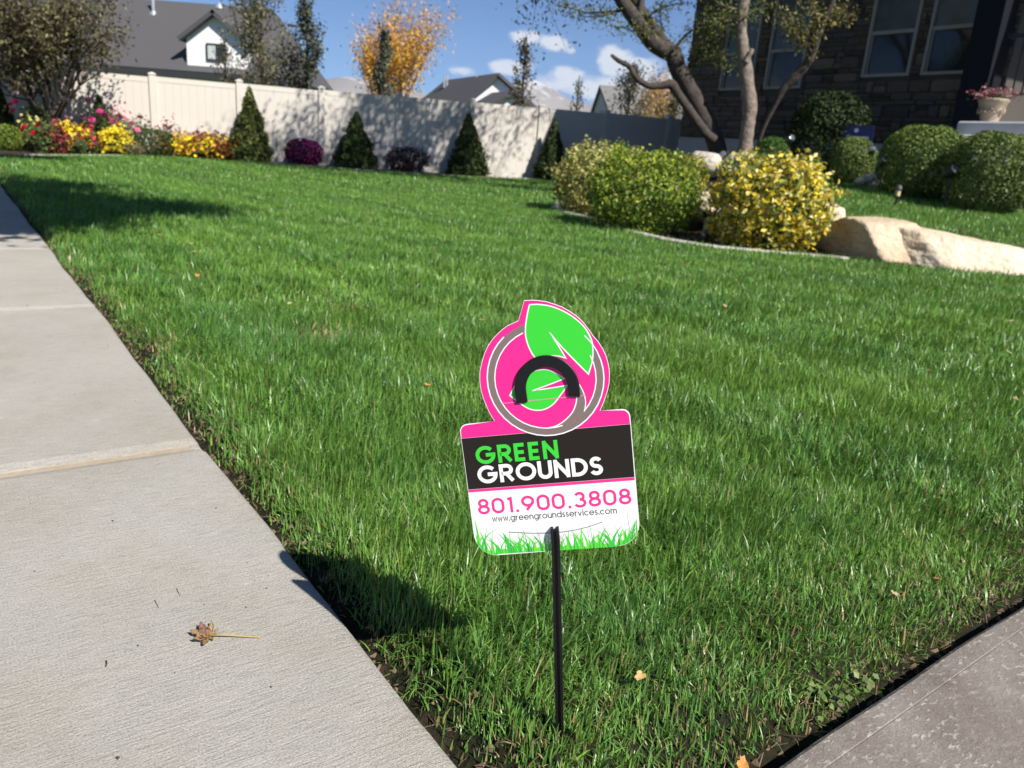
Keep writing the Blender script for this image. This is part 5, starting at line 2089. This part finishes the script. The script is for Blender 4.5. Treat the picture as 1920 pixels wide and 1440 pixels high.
bl = {0: [], 1: [], 2: []}
for k in range(150):
    x = gr.uniform(5, 173)
    y = edge_y(x) + .5
    kind = gr.choices((0, 1, 2), (5, 3, 3))[0]
    h = gr.uniform(14, 38) if kind == 2 else gr.uniform(9, 30)
    h *= .75 + .4 * abs(x - 88) / 88
    w = gr.uniform(.35, .7) if kind == 2 else gr.uniform(1.6, 3.8)
    bend = gr.uniform(-.75, .75) * h
    cps = [(x + bend * s_ * s_, y + h * s_ * (1 - .28 * abs(bend) / h * s_)) for s_ in np.linspace(0, 1, 8)]
    Lf = [(cx - w / 2 * (1 - s_) ** .7, cy) for (cx, cy), s_ in zip(cps, np.linspace(0, 1, 8))]
    Rt = [(cx + w / 2 * (1 - s_) ** .7, cy) for (cx, cy), s_ in zip(cps, np.linspace(0, 1, 8))]
    poly = [p_ for p_ in Lf + Rt[::-1][1:]]
    poly = [(min(max(px_, 4.5 if py_ > 24 else 4.5), 173.0), max(py_, edge_y(min(max(px_, 4.5), 173)) + .3)) for px_, py_ in poly]
    bl[kind].append(poly)
for kind, (nme, m_) in enumerate((('printed_grass', G1), ('printed_grass', G2), ('printed_grass', G3))):
    vs, fs = [], []
    for k, poly in enumerate(bl[kind]):
        o = len(vs)
        vs += [(x * mm, y * mm, (L1 + .01 + kind * .02 + .0022 * (k % 8)) * mm) for x, y in poly]
        n_ = len(poly)
        h_ = 8
        for i in range(7):
            j0, j1 = n_ - 1 - i + 0, n_ - 2 - i
            if i == 6:
                fs.append((o + i, o + j0, o + i + 1))
            else:
                fs.append((o + i, o + j0, o + j1, o + i + 1))
    me = bpy.data.meshes.new(nme)
    me.from_pydata(vs, [], fs)
    me.update()
    objm(nme, me, sign, m_)
low = [(x, edge_y(x) + .35) for x in np.linspace(4.4, 172.8, 60)]
upx = [(x, edge_y(x) + 2.0 + 4.5 * (.5 + .5 * math.sin(x * .33) * math.sin(x * .13 + 1)) * min(1, (x - 3) / 10, (174 - x) / 10)) for x in np.linspace(172.8, 4.4, 60)]
flat([low + upx], L1 + .005, 'printed_turf', G1, sign)

# stake: loop in front, passes behind through the slit, comes out again through the lower slit
def u_channel(path, name, m, parent, w=11.0, d=3.4, groove=True):
    """path: (x, y, offset) mm in the sheet frame; a ribbed strip"""
    vs, fs = [], []
    prof = [(-.5, -.5), (-.5, .5), (-.20, .5), (-.14, .02), (.14, .02), (.20, .5), (.5, .5), (.5, -.5)]
    if not groove:
        prof = [(-.5, -.5), (-.5, .35), (-.44, .5), (.44, .5), (.5, .35), (.5, -.5)]
    P = [np.array(p, float) for p in path]
    n = len(P)
    for i in range(n):
        dd = P[min(i + 1, n - 1)] - P[max(i - 1, 0)]
        dd /= np.linalg.norm(dd)
        nn_ = np.array([0, 0, 1.0])
        nn_ -= dd * (nn_ @ dd)
        nn_ /= np.linalg.norm(nn_)
        sd = np.cross(dd, nn_)
        for (a_, b_) in prof:
            vs.append(tuple((P[i] + sd * a_ * w + nn_ * b_ * d) * mm))
    m_ = len(prof)
    for i in range(n - 1):
        for k in range(m_):
            k2 = (k + 1) % m_
            fs.append((i * m_ + k, i * m_ + k2, (i + 1) * m_ + k2, (i + 1) * m_ + k))
    fs.append(tuple(range(m_)))
    fs.append(tuple((n - 1) * m_ + k for k in range(m_))[::-1])
    me = bpy.data.meshes.new(name)
    me.from_pydata(vs, [], fs)
    me.update()
    bm = bmesh.new()
    bm.from_mesh(me)
    bmesh.ops.recalc_face_normals(bm, faces=bm.faces[:])
    bm.to_mesh(me)
    bm.free()
    return objm(name, me, parent, m)


hc = (97.6, 172.5)
loop = [(71.0, 160.6, -2.6), (70.9, 161.6, 1.4), (70.9, 166, 1.9)]
loop += [(hc[0] + 26.8 * math.cos(R(a_)), hc[1] + 28.0 * math.sin(R(a_)), 2.0) for a_ in range(180, -1, -6)]
loop += [(124.2, 166, 1.9), (124.0, 163, 1.4), (123.8, 161.6, -2.6)]
me_l = u_channel(loop, 'loop', STAKE, sign, 11.4, 2.6, False)
# flatten the loop's face: only the stake has the groove
gb = gnd(1050, 1385)
gb_l = np.array([(gb - OS) @ UX, (gb - OS) @ UY, (gb - OS) @ UN]) * 1000
dwn = gb_l - np.array([88.6, 24, 4.2])
stk = [(88.6, 150, -4.6), (88.6, 60, -4.6), (88.6, 27, -4.6), (88.6, 25.4, -4.4), (88.6, 23.2, 3.6), (88.6, 21, 3.9), (88.6, 14, 3.8)]
for s_ in np.linspace(.06, 1.25, 14):
    stk.append(tuple(np.array([88.6, 14, 3.8]) + (gb_l - np.array([88.6, 14, 3.8])) * s_))
u_channel(stk, 'stake', STAKE, sign, 8.6, 5.6)

# ------------------------------------------------------------------ grass
def wnoise(x, y, sc, off=0.0):
    """cheap smooth noise from a few sines"""
    return (np.sin(x * sc + off) * np.sin(y * sc * 1.13 + 1.7 + off) + .6 * np.sin(x * sc * 2.3 + y * sc * 1.7 + off * 2) + .5 * np.sin(x * sc * .57 - y * sc * 2.9 + 3 + off)) / 2.1


def grass(name, r0, r1, count, hgt, wid, segs, polys, seed, azr=(-44, 50), lod_w=1.0):
    g = np.random.default_rng(seed)
    n = int(count)
    rr = np.sqrt(g.random(n) * (r1 ** 2 - r0 ** 2) + r0 ** 2)
    aa = R(azr[0]) + g.random(n) * R(azr[1] - azr[0])
    x, y = rr * np.sin(aa), rr * np.cos(aa)
    ok = np.zeros(n, bool)
    for p_ in polys:
        ok |= inside(p_, x, y)
    n_, w_ = on_lawn_sw(x, y)
    # ragged edge along the sidewalk and the driveway
    e1 = .008 + .016 * wnoise(x, y, 9.0) + .012 * g.random(n)
    e2 = .028 + .012 * wnoise(x, y, 14.0, 2.0) + .012 * g.random(n)
    sw_side = inside(LAWN, x, y)
    ok &= ~(sw_side & ((n_ < e1) | (w_ < e2)))
    thin = np.clip((n_ - .0) / .06, .3, 1)
    thin2 = np.clip((w_ - .0) / .10, .6, 1)
    patch = np.zeros(n)
    for (bx, by, br) in BARE:
        patch = np.maximum(patch, np.exp(-((x - bx) ** 2 + (y - by) ** 2) / br ** 2))
    ok &= g.random(n) < np.minimum(thin, thin2) * (1 - .75 * patch)
    x, y, n_, w_, rr, patch = x[ok], y[ok], n_[ok], w_[ok], rr[ok], patch[ok]
    n = len(x)
    z = ground_z(x, y) - .004
    # tufts lean together
    lean_az = 2.6 * wnoise(x, y, 7.0) + 1.6 * wnoise(x, y, 19.0, 1.0) + g.normal(size=n) * 1.2
    lean = np.clip(.55 + .25 * wnoise(x, y, 11.0, 5.0) + g.normal(size=n) * .42, .02, 1.5)
    if r1 > 5:
        stripe = np.sin((x * .80 + y * .60) * 2 * math.pi / 1.15)
        lean = np.clip(lean + .16 * stripe * smooth(4, 7, rr), .02, 1.25)
    h = hgt * np.clip(1 + .18 * wnoise(x, y, 5.0, 2.0) + g.normal(size=n) * .28, .35, 1.9)
    edge_short = np.clip(w_ / .30, .55, 1) * np.clip((n_ + .02) / .10, .6, 1)
    h = h * np.where(rr < 4, edge_short, 1) * (1 - .35 * patch)
    w = wid * np.clip(1 + g.normal(size=n) * .28, .45, 1.8) * lod_w
    face = lean_az + math.pi / 2 + g.normal(size=n) * .6
    fx, fy = np.cos(face), np.sin(face)
    lx_, ly_ = np.cos(lean_az), np.sin(lean_az)
    rows = []
    cur = g.uniform(.1, 1.2, n)
    for k in range(segs + 1):
        s_ = k / segs
        ang = lean * (.45 + cur * s_ * 1.3)
        q = h * s_
        px_ = x + lx_ * np.sin(ang) * q
        py_ = y + ly_ * np.sin(ang) * q
        pz_ = z + np.cos(ang) * q
        ww = w * (1 - s_ ** 2.2) * .5 if k < segs else None
        if k < segs:
            rows.append(np.stack([px_ - fx * ww, py_ - fy * ww, pz_], 1))
            rows.append(np.stack([px_ + fx * ww, py_ + fy * ww, pz_], 1))
        else:
            rows.append(np.stack([px_, py_, pz_], 1))
    nv = len(rows)
    V = np.stack(rows, 1).reshape(-1, 3)
    tri = []
    for k in range(segs - 1):
        a = 2 * k
        tri += [(a, a + 1, a + 3), (a, a + 3, a + 2)]
    a = 2 * (segs - 1)
    tri.append((a, a + 1, a + 2))
    tri = np.array(tri)
    T = ((np.arange(n) * nv)[:, None, None] + tri[None]).reshape(-1, 3)
    # colour of the blades themselves: species mix, tufts, dry straw
    mixv = np.clip(.5 + .35 * wnoise(x, y, 2.3) + .25 * wnoise(x, y, 8.0, 4.0) + g.normal(size=n) * .22, 0, 1)[:, None]
    ca = np.array([.082, .200, .045])
    cb = np.array([.178, .330, .052])
    c = ca * (1 - mixv) + cb * mixv
    c *= np.clip(1 + g.normal(size=(n, 1)) * .30, .35, 1.9)
    dry = .008 + .20 * np.exp(-np.clip(w_, 0, 9) / .16) * (rr < 5) + .14 * np.exp(-np.clip(n_, 0, 9) / .06) + .55 * patch
    isdry = g.random(n) < dry
    c[isdry] = np.array([.34, .27, .12]) * np.clip(1 + g.normal(size=(isdry.sum(), 1)) * .2, .5, 1.5)
    C = np.repeat(c, nv, axis=0)
    return np_mesh(name, V, T, C)


BARE = [(*gnd(605, 632)[:2], .085), (*gnd(650, 584)[:2], .05), (*gnd(275, 668)[:2], .07)]
gmat = bpy.data.materials.new('grass_blade')
gmat.use_nodes = True
t = gmat.node_tree
b = t.nodes['Principled BSDF']
a = nd(t, 'ShaderNodeAttribute', attribute_name='col')
link(t, a.outputs['Color'], b.inputs['Base Color'])
b.inputs['Roughness'].default_value = .38
b.inputs['Specular IOR Level'].default_value = .5
tr = nd(t, 'ShaderNodeBsdfTranslucent')
tcol = mixrgb(t, 'MULTIPLY', 1.0, a.outputs['Color'], (1.5, 1.25, .7))
link(t, tcol, tr.inputs['Color'])
mx = nd(t, 'ShaderNodeMixShader')
mx.inputs[0].default_value = .22
link(t, b.outputs[0], mx.inputs[1])
link(t, tr.outputs[0], mx.inputs[2])
link(t, mx.outputs[0], t.nodes['Material Output'].inputs['Surface'])
for (nme, r0, r1, cnt, h, w, sg, polys, sd) in (
        ('grass', .5, 1.6, 150000, .040, .0021, 3, [LAWN], 201),
        ('grass', 1.6, 3.0, 210000, .041, .0027, 3, [LAWN], 202),
        ('grass', 3.0, 6.0, 330000, .042, .0043, 2, [LAWN, UPPER], 203),
        ('grass', 6.0, 11.0, 380000, .044, .0075, 1, [LAWN, UPPER], 204),
        ('grass', 11.0, 23.0, 330000, .048, .0135, 1, [LAWN, UPPER], 205)):
    me = grass(nme, r0, r1, cnt, h, w, sg, polys, sd)
    tag(objm(nme, me, None, gmat), kind='stuff')

# ------------------------------------------------------------------ fallen leaves and litter
TAN = mat('dry_leaf', (.42, .26, .10), .7, attr='col', transl=.2)


def leaf_shape(size, seed, cols, curl=.35):
    g = np.random.default_rng(seed)
    m_ = 20
    lob = []
    for k in range(m_):
        a_ = 2 * math.pi * k / m_
        rr = .60 + .22 * abs(math.cos(1.5 * a_ + seed)) + g.normal() * .10
        lob.append((rr * math.cos(a_) * 1.15, rr * math.sin(a_) * .72))
    V = [(0, 0, 0)]
    for (x, y) in lob:
        V.append((x * .5, y * .5, curl * .18 * g.random()))
    for (x, y) in lob:
        V.append((x, y, curl * (.4 + 1.3 * g.random()) * (x * x + 1.6 * y * y) - .1 * abs(x)))
    V = np.array(V) * size
    T = []
    for k in range(m_):
        k2 = (k + 1) % m_
        T += [(0, 1 + k, 1 + k2), (1 + k, 1 + m_ + k, 1 + m_ + k2), (1 + k, 1 + m_ + k2, 1 + k2)]
    C = np.array([np.array(cols[g.integers(len(cols))]) * (1 + g.normal() * .12) for _ in V])
    return np_mesh('fallen_leaf', V, np.array(T), np.clip(C, .01, .9))


LT = [(.50, .30, .11), (.42, .24, .09), (.56, .38, .17)]
LEAVES = [
    (299, 440, 'fallen tan leaf on the lawn just below the tree shade at the left', 11), (360, 457, 'small fallen leaf flat on the lawn below the leaf nearest the tree shade', 9), (364, 472, 'tiny fallen leaf second below the tree shade at the left', 8),
    (370, 517, 'fallen orange leaf on the lawn between the sidewalk and the bare patch', 12), (542, 569, 'small pale fallen leaf straight up from the bare lawn patch', 9), (823, 622, 'fallen leaf upper left of the sign emblem', 12),
    (801, 722, 'bright orange fallen leaf left of the sign emblem', 14), (780, 530, 'small fallen leaf in mid lawn above and left of the sign', 9), (815, 467, 'fallen leaf in the far middle of the lawn', 9),
    (1207, 560, 'fallen leaf on the lawn to the upper right of the sign', 11), (1285, 492, 'fallen leaf on the lawn just below the bush bed edging', 11), (1382, 527, 'fallen leaf on the lawn below the golden bush', 10),
    (1361, 574, 'pale fallen leaf on the lawn below the golden bush, the lower of two', 9), (1770, 565, 'pale fallen leaf on the lawn below the long boulder', 10), (1826, 566, 'tan fallen leaf below the right end of the long boulder', 9),
    (1532, 706, 'fallen leaf on open lawn right of the sign', 12), (1905, 748, 'fallen leaf at the right edge of the lawn halfway down', 12), (1897, 602, 'pale fallen leaf near the right edge below the boulders', 10),
    (1200, 1268, 'fallen peach leaf on the grass right of the stake', 22), (1680, 1115, 'cream fallen leaf near the driveway edge', 20), (1759, 1086, 'small orange fallen leaf near the driveway edge at the right', 16),
    (1392, 1436, 'orange fallen leaf at the bottom edge where lawn meets driveway', 36), (1745, 695, 'small fallen leaf in the right half of the lawn', 10), (905, 600, 'small fallen leaf just left of the sign top', 9)]
for k, (px, py, lab, sz) in enumerate(LEAVES):
    q = gnd(px, py, .035)
    ps = depth(q) / FPX
    cols = LT if 'cream' not in lab and 'pale' not in lab else [(.62, .48, .30), (.55, .42, .26)]
    if 'orange' in lab:
        cols = [(.62, .30, .07), (.56, .24, .06)]
    o = objm('fallen_leaf', leaf_shape(sz * .62 * ps, 300 + k, cols), None, TAN, q)
    o.rotation_euler = (random.uniform(-.3, .5), random.uniform(-.3, .3), random.uniform(0, 6))
    tag(o, lab, 'leaf', 'fallen leaves on the lawn')

# crumpled leaf with its stalk on the sidewalk
q0 = gnd(392, 1196, 0.0)
d_ = ray(392, 1196)
q0 = CP + d_ * (-CAM_H / d_[2])
dl = tag(empty('dried_leaf', q0), 'crumpled brown dry leaf with a long stalk lying on the sidewalk', 'leaf')
g = np.random.default_rng(7)
bx_ = CP + ray(488, 1197) * (-CAM_H / ray(488, 1197)[2]) - q0
ax_ = bx_ / np.linalg.norm(bx_)
ay_ = np.array([-ax_[1], ax_[0], 0])
V, T, C = [], [], []
Ls = np.linalg.norm(bx_) * .40


def lobe(a_, L, w, curl, roll, cols):
    """a curled leaf lobe: a strip that rises and rolls over"""
    o = len(V)
    n1, n2 = 9, 5
    dx, dy = math.cos(a_), math.sin(a_)
    for i in range(n1):
        s_ = i / (n1 - 1)
        wid_ = w * math.sin(math.pi * min(1, .12 + s_ * .9)) ** .7
        th = curl * s_
        lon = L * (math.sin(th) / curl if curl > .01 else s_)
        up_ = L * (1 - math.cos(th)) / curl
        for j in range(n2):
            u = (j / (n2 - 1) - .5) * 2
            lat = wid_ * math.sin(u * roll) / roll
            zz = (up_ + wid_ * (1 - math.cos(u * roll)) / roll) * .62 + .001 + .0012 * math.sin(u * 7 + s_ * 5) + g.normal() * .0009
            p_ = ax_ * (dx * lon - dy * lat) + ay_ * (dy * lon + dx * lat)
            V.append((p_[0], p_[1], max(.0006, zz)))
            cc = np.array(cols[0]) * (1 - s_) + np.array(cols[1]) * s_
            if j in (0, n2 - 1):
                cc = cc * .75
            if j == n2 // 2:
                cc = cc * 1.25
            C.append(cc * (1 + g.normal() * .1))
    for i in range(n1 - 1):
        for j in range(n2 - 1):
            a = o + i * n2 + j
            T.extend([(a, a + 1, a + n2 + 1), (a, a + n2 + 1, a + n2)])


BR = [((.33, .24, .09), (.23, .12, .07)), ((.26, .14, .085), (.17, .085, .06)), ((.38, .29, .11), (.28, .17, .09)), ((.30, .17, .10), (.36, .24, .14))]
for k, (a_, L, w, cu, ro) in enumerate(((3.05, 1.15, .34, 1.1, 1.5), (2.35, 1.25, .30, 1.5, 1.3), (1.7, 1.15, .26, 1.0, 1.4), (-2.3, 1.2, .30, 1.4, 1.5), (-1.6, 1.05, .24, .9, 1.5), (2.7, .95, .36, 1.9, 1.0), (-2.75, 1.0, .32, 1.7, 1.3), (.9, .7, .18, 1.2, 1.2), (-.9, .6, .16, 1.0, 1.4), (2.0, .8, .2, 2.2, 1.0))):
    lobe(a_, L * Ls, w * Ls * .8, cu, ro, BR[k % 4])
objm('blade', np_mesh('blade', np.array(V), np.array(T), np.clip(np.array(C), .01, .9)), dl, TAN)
mb = MB()
mb.tube([np.array([0, 0, .004]), bx_ * .3 + np.array([0, 0, .0045]), bx_ * .7 + np.array([0, 0, .003]), bx_ * .97 + np.array([0, 0, .002]), bx_ + np.array([0, 0, .002])], [.0011, .0010, .0010, .0012, .0019], 7)
mb.build('stalk', mat('stalk', (.42, .33, .12), .6), dl, True)

# twigs and crumbs on the sidewalk
TW = mat('twig', (.05, .035, .025), .8)


def on_walk(px, py):
    d = ray(px, py)
    return CP + d * (-CAM_H / d[2])


for (pxs, lab, r_) in (([(199, 1240), (200, 1246), (198, 1251)], 'short black twig on the sidewalk left of the dry leaf', .0010), ([(290, 1126), (294, 1133), (297, 1140)], 'thin curved twig on the sidewalk above the dry leaf', .0005),
                       ([(331, 1104), (334, 1111), (338, 1117)], 'hair thin twig on the sidewalk above and right of another', .0005)):
    P = [on_walk(*p_) + np.array([0, 0, r_]) for p_ in pxs]
    mb = MB()
    mb.tube([p_ - P[0] for p_ in P], [r_, r_, r_ * .8], 6)
    tag(mb.build('twig', TW, None, True, P[0]), lab, 'twig', 'twigs on the sidewalk')
crumb = MB()
rc = random.Random(9)
for k in range(170):
    s_, n_ = rc.uniform(-1.2, 2.2), -rc.random() ** 1.0 * 1.0 - .012
    p_ = st(s_, n_)
    r_ = rc.uniform(.0006, .0017) if k > 12 else rc.uniform(.0016, .003)
    crumb.add([(p_[0] - r_, p_[1], .0004), (p_[0] + r_ * .6, p_[1] - r_, .0004), (p_[0] + r_, p_[1] + r_ * .7, .0004), (p_[0], p_[1], r_ * 1.2)], [(0, 1, 3), (1, 2, 3), (2, 0, 3), (0, 2, 1)])
tag(crumb.build('grit', TW), kind='stuff')
# crumbs of soil and dead stems in the gap along the sidewalk and the driveway
lit = MB()
g = np.random.default_rng(19)
for k in range(2600):
    if k % 3:
        s_ = g.uniform(-1.25, 4.5)
        p_ = st(s_, g.uniform(.004, .085))
    else:
        v_ = g.uniform(-.25, 2.0)
        p_ = drv0 + drvd * v_ - drvn * g.uniform(.003, .07)
    z = gz(*p_)
    if g.random() < .6:
        r_ = g.uniform(.002, .006)
        o_ = g.normal(size=(4, 3)) * r_ * .6
        lit.add([(p_[0] + o_[0][0] - r_, p_[1] + o_[0][1], z), (p_[0] + r_ * .6 + o_[1][0], p_[1] - r_, z), (p_[0] + r_, p_[1] + r_ + o_[2][1], z), (p_[0], p_[1], z + r_ * 1.3)], [(0, 1, 3), (1, 2, 3), (2, 0, 3)])
    else:
        a_ = g.random() * 6.28
        L = g.uniform(.008, .03)
        lit.tube([(p_[0], p_[1], z + .002), (p_[0] + math.cos(a_) * L, p_[1] + math.sin(a_) * L, z + g.uniform(.002, .014))], [.0009, .0005], 3, cap=False)
lo = tag(lit.build('soil_litter', mat('litter', (.10, .07, .045), .95, noise=60, col2=(.24, .17, .10))), kind='stuff')
# bark mulch chips in the shrub bed
mu = MB()
for k in range(1800):
    i = g.integers(3, len(EDGE) - 4)
    tt = g.random()
    p_ = EDGE[i] * (1 - tt) + EDGE[i + 1] * tt
    d_ = EDGE[i + 1] - EDGE[i]
    nn_ = np.array([-d_[1], d_[0]]) / np.linalg.norm(d_)
    p_ = p_ + nn_ * g.uniform(.06, 1.0) * (1 if edge_dist(*(p_ + nn_ * .3)) > 0 else -1)
    z = gz(*p_)
    a_ = g.random() * 6.28
    L, W_ = g.uniform(.012, .035), g.uniform(.004, .010)
    c_, s_ = math.cos(a_), math.sin(a_)
    t1 = g.normal() * .006
    mu.add([(p_[0] - c_ * L + s_ * W_, p_[1] - s_ * L - c_ * W_, z + .006 - t1), (p_[0] + c_ * L + s_ * W_, p_[1] + s_ * L - c_ * W_, z + .010 + t1), (p_[0] + c_ * L - s_ * W_, p_[1] + s_ * L + c_ * W_, z + .012 + t1), (p_[0] - c_ * L - s_ * W_, p_[1] - s_ * L + c_ * W_, z + .008 - t1)], [(0, 1, 2, 3)])
for k in range(1500):
    i = g.integers(0, len(UP_FAR) - 1)
    tt = g.random()
    p_ = UP_FAR[i] * (1 - tt) + UP_FAR[i + 1] * tt + np.array([.45, .62]) * g.uniform(.1, 1.1)
    z = gz(*p_)
    a_ = g.random() * 6.28
    L, W_ = g.uniform(.015, .05), g.uniform(.006, .014)
    c_, s_ = math.cos(a_), math.sin(a_)
    mu.add([(p_[0] - c_ * L + s_ * W_, p_[1] - s_ * L - c_ * W_, z + .006), (p_[0] + c_ * L + s_ * W_, p_[1] + s_ * L - c_ * W_, z + .014), (p_[0] + c_ * L - s_ * W_, p_[1] + s_ * L + c_ * W_, z + .016), (p_[0] - c_ * L - s_ * W_, p_[1] - s_ * L + c_ * W_, z + .008)], [(0, 1, 2, 3)])
tag(mu.build('mulch', mat('bark_mulch', (.10, .055, .035), .9, noise=8, col2=(.20, .11, .075))), kind='stuff')
# broad leaved weed at the driveway edge
g = np.random.default_rng(23)
for (px, py, lab, k) in ((1545, 1308, 'pale green broad leaved weed in the lawn at the driveway edge', 16), (1612, 1288, 'broad leaved weed at the driveway edge, right of a paler one', 13)):
    q = gnd(px, py, .01)
    k = k * 2
    P = g.normal(size=(k, 3)) * np.array([.014, .011, .004]) + np.array([0, 0, .006])
    o = objm('weed', leaf_mesh('weed', P, .011, pick([(.13, .22, .06), (.19, .25, .08)], (1, 1), k, g), np.tile(np.array([[0, -.3, 1.0]]), (k, 1)), .8, .35, .08, seed=k), None, LEAF, q)
    tag(o, lab, 'weed', 'broad leaved weeds at the driveway edge')

# ------------------------------------------------------------------ mountains and far air
mtn = mat('mountain_rock', (.20, .17, .15), .95, noise=.004, col2=(.27, .24, .22))
t = mtn.node_tree
geo = nd(t, 'ShaderNodeNewGeometry')
sx_ = nd(t, 'ShaderNodeSeparateXYZ')
link(t, geo.outputs['Position'], sx_.inputs[0])
nzm = nd(t, 'ShaderNodeTexNoise')
nzm.inputs['Scale'].default_value = .012
nzm.inputs['Detail'].default_value = 7
link(t, geo.outputs['Position'], nzm.inputs['Vector'])
hh = math_n(t, 'ADD', sx_.outputs[2], math_n(t, 'MULTIPLY', math_n(t, 'SUBTRACT', nzm.outputs[0], .5), 700.0))
sm = nd(t, 'ShaderNodeMapRange')
link(t, hh, sm.inputs[0])
sm.inputs[1].default_value = 520
sm.inputs[2].default_value = 760
bn = t.nodes['Principled BSDF']
old = bn.inputs['Base Color'].links[0].from_socket
link(t, mixrgb(t, 'MIX', sm.outputs[0], old, (.62, .63, .66)), bn.inputs['Base Color'])


def mountain(pts, Y, seed):
    """a ridge whose skyline passes through the given directions"""
    g = np.random.default_rng(seed)
    sk = np.array([at(px, py, Y) for px, py in pts])
    n = 220
    xs = np.linspace(sk[0, 0], sk[-1, 0], n)
    zs = np.interp(xs, sk[:, 0], sk[:, 2])
    prof = [(-1.0, 0), (-.8, .16), (-.6, .36), (-.42, .55), (-.25, .74), (-.1, .92), (0, 1), (.15, .9), (.5, .45), (1.0, 0)]
    V = []
    off = Vector((seed * 5.1, 0, 0))
    for x, z in zip(xs, zs):
        for (d_, f_) in prof:
            jit = mnoise.fractal(Vector((x / 420, d_ * 3.0, seed)), 1.0, 2.0, 5) * .16
            rid = abs(mnoise.noise(Vector((x / 260 + d_ * .4, seed, 0)))) * .35 * (1 - f_) * (f_ > 0)
            V.append((x, Y + d_ * 1500 + jit * 300, -30 + (z + 30) * max(0, f_ + (jit + rid * .5) * (.25 + .75 * (1 - f_)) * (f_ > 0) * .6 + (jit * .10 if f_ == 1 else 0))))
    m_ = len(prof)
    F_ = []
    for i in range(n - 1):
        for k in range(m_ - 1):
            a = i * m_ + k
            F_.append((a, a + m_, a + m_ + 1, a + 1))
    o = objm('mountain', np_mesh('mountain', np.array(V), np.array(F_), None, True), None, mtn)
    tag(o, kind='structure')


mountain([(-1500, 190), (-900, 165), (-300, 150), (200, 150), (560, 168), (600, 152), (625, 147), (650, 141), (672, 146), (690, 147), (720, 158), (800, 176), (860, 190), (940, 172), (985, 146), (1010, 152), (1040, 170), (1075, 190), (1110, 196), (1300, 200), (1700, 180), (2300, 150), (3200, 200)], 7000, 3)

hz = MB()
hz.box(-9200, 9200, -3000, 9300, -42, 1050)
hm_ = bpy.data.materials.new('haze_air')
hm_.use_nodes = True
t = hm_.node_tree
t.nodes.clear()
ho_ = nd(t, 'ShaderNodeOutputMaterial')
pv = nd(t, 'ShaderNodeVolumePrincipled')
pv.inputs['Color'].default_value = (.62, .77, .98, 1)
pv.inputs['Density'].default_value = 4.5e-5
link(t, pv.outputs[0], ho_.inputs['Volume'])
haze = hz.build('haze', hm_)
tag(haze, kind='stuff')
